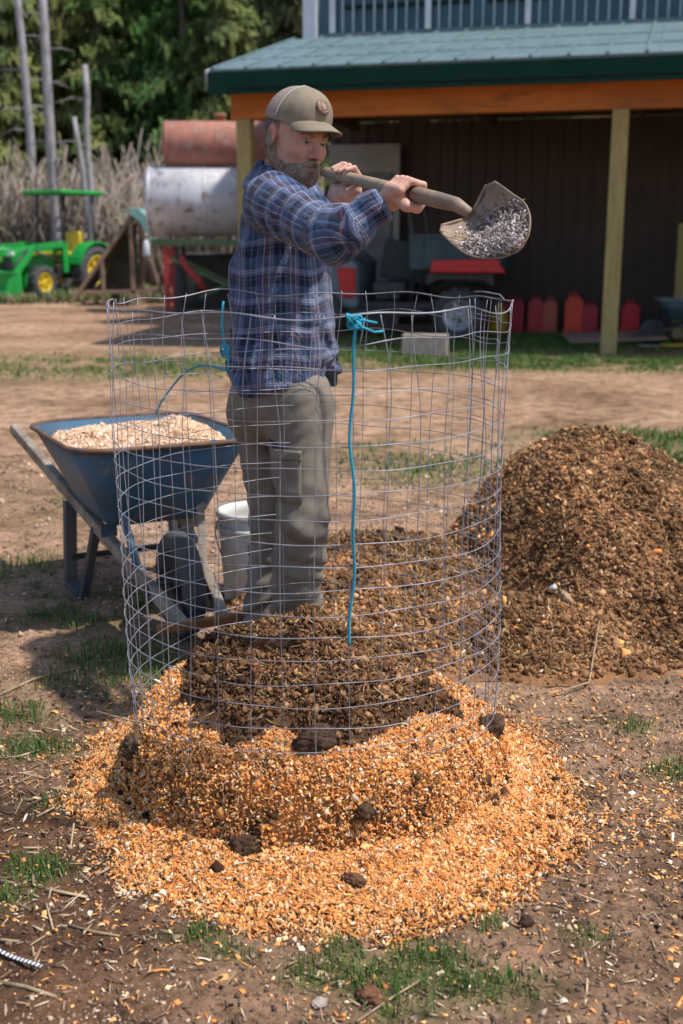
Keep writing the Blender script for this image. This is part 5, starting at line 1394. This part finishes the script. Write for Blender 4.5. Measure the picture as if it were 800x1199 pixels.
def torso(p, grow=0):
    z = np.clip(p[:, 2], secz[0], secz[-1]); cx = np.interp(z, secz, cxs); hw = np.interp(z, secz, hws)
    dx = p[:, 0]-cx; dy = p[:, 1]-3.53
    f = dx*TF[0]+dy*TF[1]; l = dx*TL[0]+dy*TL[1]
    k = np.interp(z, [.9, 1.2, 1.42, 1.5, 1.58], [1.0, .96, .92, .9, 1])
    rf = hw*.93*k/.96; rl = hw*1.22
    rf = np.sqrt(np.maximum((hw**2-(rl*TL[0])**2), .0004))/TF[0]
    q = np.sqrt((f/rf)**2+(l/rl)**2); d = (q-1)*np.minimum(rf, rl)
    fold = (n3(np.stack([p[:, 0]*1.0, p[:, 1]*1.0, p[:, 2]*.55+p[:, 0]*.5], 1), .075, 31)-.5)*.030
    fold = fold+.007*np.sin((p[:, 2]*1.0+f*.55)*62+3*n3(p, .12, 33)*3)*smooth(1.22, 1.02, p[:, 2])
    fold = fold+(n3(p, (.03, .03, .05), 35)-.5)*.010
    hem = .955+.030*np.sin(np.arctan2(l, f)*2+.6)+(.02*np.sin(np.arctan2(l, f)*5))
    d = d+fold-grow
    return smax(smax(d, hem-p[:, 2], .006), p[:, 2]-1.585, .03)
def arm_fold(p, a, b_, amp, seed, freq=.03):
    d = (b_-a); L = np.linalg.norm(d); d = d/L; t = (p-a)@d
    q = p-a-t[:, None]*d
    return amp*(n3(np.stack([t/freq+q[:, 2]*12, q[:, 0]*11, q[:, 1]*11], 1), 1.0, seed)-.5)*2
def shirt_f(p):
    t = torso(p)
    sh = smin(cone(p, RS+[-.01, .02, -.01], NECK1+[.0, .02, .005], .072, .068), cone(p, LS+[0, -.02, -.02], NECK1+[.0, .03, .005], .066, .068), .03)
    t = smin(t, sh, .03)
    RWc = RWh+(RE-RWh)/np.linalg.norm(RE-RWh)*.030; LWc = LWh+(LE-LWh)/np.linalg.norm(LE-LWh)*.035
    nearE = np.exp(-(np.linalg.norm(p-RE, axis=1)/.10)**2)
    ua = cone(p, RS, RE, .080, .068)+arm_fold(p, RS, RE, .010, 41)
    fa_ = cone(p, RE, RWc, .067, .043)+arm_fold(p, RE, RWc, .008, 43)+nearE*.006*np.sin(((p-RE)@((RS-RWc)/np.linalg.norm(RS-RWc)))*170)
    arm = smin(ua, fa_, .025)
    cu = cone(p, RWc+(RE-RWc)*.16, RWc, .047, .043)
    arm = smin(arm, cu, .003)
    dcut = (RWc-RE)/np.linalg.norm(RWc-RE); arm = smax(arm, (p-RWc)@dcut-.004, .003)
    o = smin(t, arm, .018)
    la = smin(cone(p, LS, LE, .070, .062), cone(p, LE, LWc, .060, .042), .02)+arm_fold(p, LE, LWc, .006, 47)
    dcut = (LWc-LE)/np.linalg.norm(LWc-LE); la = smax(la, (p-LWc)@dcut-.004, .003)
    o = smin(o, la, .012)
    # neck hole
    return smax(o, -cone(p, NECK1-[0, 0, .01], NECK0+[0, 0, .03], .060, .066), .006)
lo = (-.42, 2.88, .90); hi = (.20, 3.86, 1.68)
V, F = nets(shirt_f, lo, hi, .0062); V = relax(V, F, 1, .3)
# cloth coordinates: torso wraps round, sleeves run along the arm
def limb_uv(p, a, b_, ref):
    d = (b_-a)/np.linalg.norm(b_-a); t = (p-a)@d; s1 = np.cross(d, ref); s1 /= np.linalg.norm(s1); s2 = np.cross(d, s1)
    q = p-a-t[:, None]*d; an = np.arctan2(q@s2, q@s1)
    return np.stack([an*.062, t], 1)
dT = torso(V); dRu = cone(V, RS, RE, .080, .068); dRf = cone(V, RE, RWh, .067, .043); dL = np.minimum(cone(V, LS, LE, .07, .062), cone(V, LE, LWh, .06, .042))
z = np.clip(V[:, 2], secz[0], secz[-1]); cx = np.interp(z, secz, cxs); ang = np.arctan2(V[:, 1]-3.53, V[:, 0]-cx)
ang = np.where(ang > PI*.6, ang-2*PI, ang)
uvT = np.stack([ang*.155, V[:, 2]+.006*np.sin(ang*5)], 1)
backv = np.array([.3, 1, .2])
uR = limb_uv(V, RS, RE, backv); uF = limb_uv(V, RE, RWh, backv); uF[:, 1] += np.linalg.norm(RE-RS); uL = limb_uv(V, LE, LWh, backv)
uv = uvT.copy()
isR = (np.minimum(dRu, dRf) < dT-.010) & ((V-RS)@((RE-RS)/np.linalg.norm(RE-RS)) > -.02); uv[isR] = np.where((dRu < dRf)[isR][:, None], uR[isR], uF[isR])
# blend at the elbow
wE = smooth(-.02, .02, (dRu-dRf)); uv[isR] = (uR*(1-wE[:, None])+uF*wE[:, None])[isR]
isL = (dL < dT-.01) & (dL < np.minimum(dRu, dRf)); uv[isL] = uL[isL]
uv3 = np.stack([uv[:, 0], uv[:, 1], np.zeros(len(uv))], 1)
mpl, nt, b = _nodes('blue plaid flannel'); b.inputs['Roughness'].default_value = .9; b.inputs['Specular IOR Level'].default_value = .15; b.inputs['Sheen Weight'].default_value = .15
at_ = nt.nodes.new('ShaderNodeAttribute'); at_.attribute_name = 'cloth'; sx = nt.nodes.new('ShaderNodeSeparateXYZ'); nt.links.new(at_.outputs['Vector'], sx.inputs[0])
W_ = (.42, .42, .46); NV_ = (.018, .023, .052); BL = (.075, .098, .19); LB_ = (.135, .165, .28); BR = (.16, .055, .05); DK = (.012, .013, .035); TE = (.04, .12, .22)
def stripes(sock, period, seq):
    mth = nt.nodes.new('ShaderNodeMath'); mth.operation = 'DIVIDE'; nt.links.new(sock, mth.inputs[0]); mth.inputs[1].default_value = period
    fr__ = nt.nodes.new('ShaderNodeMath'); fr__.operation = 'FRACT'; nt.links.new(mth.outputs[0], fr__.inputs[0])
    r = ramp(nt, seq, 'CONSTANT'); nt.links.new(fr__.outputs[0], r.inputs[0]); return r.outputs[0]
A_ = stripes(sx.outputs[0], .074, [(0, BL), (.16, W_), (.195, BL), (.25, BR), (.31, BL), (.36, W_), (.39, LB_), (.52, NV_), (.66, DK), (.72, TE), (.80, NV_), (.94, LB_)])
B_ = stripes(sx.outputs[1], .082, [(0, BL), (.12, NV_), (.28, DK), (.34, BR), (.38, NV_), (.48, LB_), (.58, W_), (.605, LB_), (.66, W_), (.685, BL), (.80, TE), (.88, BL)])
c = mixc(nt, .5, A_, B_)
n_ = noise(nt, 40, 5, .6); r_ = ramp(nt, [(.3, .72), (.7, 1.12)]); nt.links.new(n_.outputs['Fac'], r_.inputs[0])
nt.links.new(mixc(nt, 1, c, r_.outputs[0], 'MULTIPLY'), b.inputs['Base Color'])
n_ = noise(nt, 38, 6, .62); bump(nt, b, n_.outputs['Fac'], .55, .018)
shirt = child('shirt', V, F, mpl, attrs={'cloth': uv3})
# collar
def collar_f(p):
    ax_ = NECK0-NECK1; axn = ax_/np.linalg.norm(ax_); t = (p-NECK1)@axn
    d = np.abs(cone(p, NECK1-axn*.02, NECK1+axn*.12, .080, .068))-.0035
    lim = .058+.012*(n3(p, .05, 51)-.5)
    fwd = (p-NECK1)@np.array([TF[0], TF[1], 0])
    return smax(smax(d, t-lim+.35*np.clip(fwd, 0, 1), .003), -.035-t, .003)+(n3(p, .03, 52)-.5)*.004
V, F = nets(collar_f, NECK1-.13, NECK1+.16, .0042)
cc = np.stack([np.arctan2(V[:, 1]-NECK1[1], V[:, 0]-NECK1[0])*.075, V[:, 2]*1.0, V[:, 2]*0], 1); mesh_np('collar', V-org, F, mpl, person, smooth_sh=True, attrs={'cloth': cc}).parent = shirt
# ------------------------------------------------------------------ trousers
def trouser_f(p):
    def leg(h, k_, a_, rr_, seed):
        d = chain(p, [h, k_, a_], rr_, .02)
        kf = np.exp(-((p[:, 2]-.44)/.17)**2)
        d = d+kf*(.0050*np.sin(p[:, 2]*75+(p[:, 0]-h[0])*35+6*n3(p, .10, seed)))+(n3(np.stack([p[:, 0], p[:, 1], p[:, 2]*.35+p[:, 0]*.3], 1), .05, seed+1)-.5)*.020+np.abs(n3(np.stack([p[:, 0]*.7, p[:, 1]*.7, p[:, 2]-p[:, 0]*.7], 1), .045, seed+9)-.5)*-.016
        lo_ = np.exp(-((p[:, 2]-.20)/.10)**2); d = d+lo_*.006*np.sin(p[:, 2]*95-(p[:, 0])*50+4*n3(p, .08, seed+2))
        return d
    r = leg(RH, RK, RA, (.100, .080, .074), 61); l = leg(LH, LK, LA, (.100, .078, .074), 66)
    d = smin(r, l, .004)
    hx_ = HIPC[0]-.005
    pel = ell(p, (hx_-.005, 3.53, .90), (.150, .160, .135)); pel = smin(pel, ell(p, (hx_-.070, 3.56, .84), (.095, .12, .10)), .03)
    pel = pel+(n3(p, (.05, .05, .07), 71)-.5)*.018
    d = smin(d, pel, .035)
    d = smax(d, p[:, 2]-1.03, .01)
    return smax(d, .075-p[:, 2], .006)
V, F = nets(trouser_f, (-.46, 3.25, .05), (.14, 3.82, 1.06), .0065); V = relax(V, F, 1, .3)
M_trou = mat('khaki canvas', (.215, .183, .148), .9, c2=(.165, .14, .114), scale=14, bs=.22, bscale=300, bd=.004, spec=.2)
trou = child('trousers', V, F, M_trou)
# cargo pocket with dark flap edge, side seam
def surf_x(x, z, y0=3.15):
    """front (camera side) y of the trousers at x, z"""
    ys_ = np.linspace(y0, 3.6, 180); q = np.stack([np.full(180, x), ys_, np.full(180, z)], 1); d = trouser_f(q); i = np.argmax(d < 0); return ys_[i] if d.min() < 0 else 3.5
def strip(px_py, wz, out, name, m, parent, Y=3.43, th=.004):
    """a band of cloth lying on the trouser front along pixel-free points (x,z)"""
    V = []; F = []; n = len(px_py)
    for (x, z) in px_py:
        for dz in np.linspace(-wz/2, wz/2, 5):
            V.append((x, surf_x(x, z+dz)-out, z+dz))
    for i in range(n-1):
        for k in range(4): a = i*5+k; F.append((a, a+5, a+6, a+1))
    m_ = MB(); m_.add([np.array(v)-org for v in V], F, True); o = m_.build(name, m, parent); s = o.modifiers.new('s', 'SOLIDIFY'); s.thickness = th; s.offset = 0; return o
pz0 = P(0, 517, 3.4)[2]; xa = P(316, 517, 3.42)[0]; xb = P(350, 517, 3.42)[0]
strip([(x, pz0-.004*i) for i, x in enumerate(np.linspace(xa, xb, 9))], .020, .003, 'pocket_tab', mat('navy tab', (.012, .016, .04), .7, scale=30), trou)
strip([(x, pz0-.10) for x in np.linspace(xa-.004, xb+.01, 10)], .145, .004, 'cargo_pocket', M_trou, trou, th=.006)
strip([(x, pz0-.030) for x in np.linspace(xa-.006, xb+.012, 10)], .030, .009, 'pocket_flap', M_trou, trou, th=.004)
# boots
M_boot = mat('brown work boot', (.075, .045, .028), .75, c2=(.045, .03, .02), scale=30, bs=.4, bscale=90)
for A, dr in ((RA, (.80, -.60)), (LA, (.86, -.50))):
    dr = np.array([dr[0], dr[1], 0]); 
    def bf(p, A=A, dr=dr):
        a0 = np.array([A[0], A[1], .0])
        d = cone(p, a0+[0, 0, .055]-dr*.045, a0+[0, 0, .05]+dr*.15, .047, .040); d = smin(d, cone(p, a0+[0, 0, .06], a0+[0, 0, .20], .05, .055), .03)
        return smax(d, .004-p[:, 2], .004)
    V, F = nets(bf, (A[0]-.18, A[1]-.22, -.01), (A[0]+.24, A[1]+.14, .26), .007); bo = child('boot', V, F, M_boot)
    s = MB(); a0 = np.array([A[0], A[1], 0])-org; sd_ = np.array([-dr[1], dr[0], 0])
    out = [a0-dr*.092, a0-dr*.07+sd_*.04, a0+sd_*.045, a0+dr*.13+sd_*.045, a0+dr*.185+sd_*.022, a0+dr*.195, a0+dr*.185-sd_*.022, a0+dr*.13-sd_*.045, a0-sd_*.045, a0-dr*.07-sd_*.04]
    s.prism([(o_[0], o_[1]) for o_ in out], .026, Matrix.Translation((0, 0, .010))); s.build('sole', M_dark_rubber, bo, .004)
# pouch on the far hip
pp_ = P(386, 430, 3.62)-org; m = MB(); m.box((pp_[0], pp_[1], pp_[2]), (.05, .06, .115)); m.box((pp_[0]+.002, pp_[1]-.002, pp_[2]+.04), (.055, .064, .035)); m.build('belt_pouch', M_dark_rubber, person, .008)


# ================================================================== shovel
M_shaft = mat('worn ash handle', (.36, .26, .17), .6, c2=(.27, .19, .12), scale=12, c3=(.17, .12, .08), bs=.15, bscale=60)
M_steel = mat('dirty shovel steel', (.30, .205, .135), .6, metal=.15, c2=(.20, .14, .10), scale=12, c3=(.14, .125, .13), bs=.3, bscale=60)
shv = empty('shovel', S0, label='shovel with wooden handle held out over the cage, blade full of grey shavings', cat='shovel')
rel = lambda q: np.asarray(q)-S0
m = MB(); n = 14; L = np.linalg.norm(S1-S0)
m.tube([rel(S0+sdir*L*t) for t in np.linspace(0, .80, n)], [.013 if i == 0 else .0155+.002*(i/n) for i in range(n)], 16); m.build('shaft', M_shaft, shv)
C_ = P(553, 252, 2.77)
m = MB(); m.tube([rel(S0+sdir*L*t) for t in (.70, .71, .86, .97)]+[rel(C_)], [.0180, .0198, .0195, .017, .012], 18); so_ = m.build('socket', M_steel, shv)
m = MB(); 
for t in (.76, .86):
    m.lathe([(0, .0035), (.004, .003), (.005, 0)], 10, axM(rel(S0+sdir*L*t+np.array([-.004, -.0195, .003])), (-.1, -1, .2)))
lab = MB(); 
m.build('rivet', M_steel, so_)
# blade: length Lb from the socket to the tip, width Wb
C0 = P(549, 251, 2.78); T1 = P(612, 297, 2.56)
Lb = T1-C0; bl_len = np.linalg.norm(Lb); Lb /= bl_len
Wb = P(592, 236, 2.72)-P(544, 284, 2.70); Wb -= Lb*(Wb@Lb); Wb /= np.linalg.norm(Wb)
Nb = np.cross(Lb, Wb); 
if Nb[1] > 0: Nb = -Nb
HWb = .083
def blade_pt(s, t):
    """s along the blade 0..1, t across -1..1"""
    half = HWb*(1.0 if s < .55 else math.sqrt(max(0, 1-((s-.55)/.45)**2)))*(1.0+.04*math.sin(s*3))
    half *= min(1, .82+s*1.6)
    w_ = t*half
    curl = .050*(abs(w_)/HWb)**2.0*(1.1-.45*s)-.028*math.sin(min(1, s*1.1)*PI)*(1-.3*abs(t))+.012*s
    edge = 0
    return C0+Lb*(s*bl_len*1.0+.012*(abs(t)**2)*(s < .12))+Wb*w_+Nb*curl
ns, nt_ = 26, 25; V = []; F = []
for i in range(ns):
    s = i/(ns-1)*.998
    for j in range(nt_): V.append(rel(blade_pt(s, -1+2*j/(nt_-1))))
for i in range(ns-1):
    for j in range(nt_-1): a = i*nt_+j; F.append((a, a+1, a+nt_+1, a+nt_))
m = MB(); m.add(V, F, True); bo = m.build('blade', M_steel, shv); sm_ = bo.modifiers.new('s', 'SOLIDIFY'); sm_.thickness = .0028; sm_.offset = 0
for sgn in (-1, 1):
    m = MB(); m.beam(rel(blade_pt(.0, sgn*.25)-Nb*.002), rel(blade_pt(.0, sgn*1.0)-Nb*.002), .010, .006, tuple(Nb)); m.build('step', M_steel, bo, .002)
# load of shavings on the blade
rng = np.random.default_rng(140); n = 5200
s = rng.beta(3.2, 1.5, n)*.95+.03; t = rng.normal(-.10, .36, n); k = np.abs(t) < .93; s, t = s[k], t[k]; n = len(s)
pos = np.array([blade_pt(a, b2) for a, b2 in zip(s, t)])
hgt = .040*np.clip(1-((s-.66)/.40)**2, 0, 1)*np.clip(1-(t/.95)**2, 0, 1)
pos = pos+Nb*(rng.uniform(0, 1, n)**.6*hgt+.003)[:, None]
sz = .0034*rng.lognormal(0, .35, n)
cols = pick([(.46, .40, .38), (.58, .52, .49), (.30, .24, .22), (.17, .12, .10), (.34, .25, .19)], n, [.3, .2, .25, .15, .1], .15, rng)
Vl, Fl, Cl = scatter(SH_V, SH_F, pos-S0, np.stack([sz, sz*.5, sz*.9], 1), rand_rot(n, None, rng), cols, .1, rng)
o = mesh_np('shavings', Vl, Fl, M_litter, col=Cl); o.location = S0; props(o, 'grey wood shavings heaped on the blade of the raised shovel', 'shavings', kind='stuff')
n = 22; s = rng.uniform(.3, 1, n); t = rng.uniform(-1, 1, n); pos = np.array([blade_pt(a, b2) for a, b2 in zip(s, t)])+Nb*.012
Vl, Fl, Cl = scatter(BOX_V, BOX_F, pos-S0, np.stack([rng.uniform(.008, .016, n), np.full(n, .0009), np.full(n, .0007)], 1), rand_rot(n, None, rng), pick([(.35, .28, .14), (.22, .16, .08)], n, None, .1, rng), 0, rng)
o2 = mesh_np('straw', Vl, Fl, M_litter, bo, col=Cl); o2['kind'] = 'stuff'
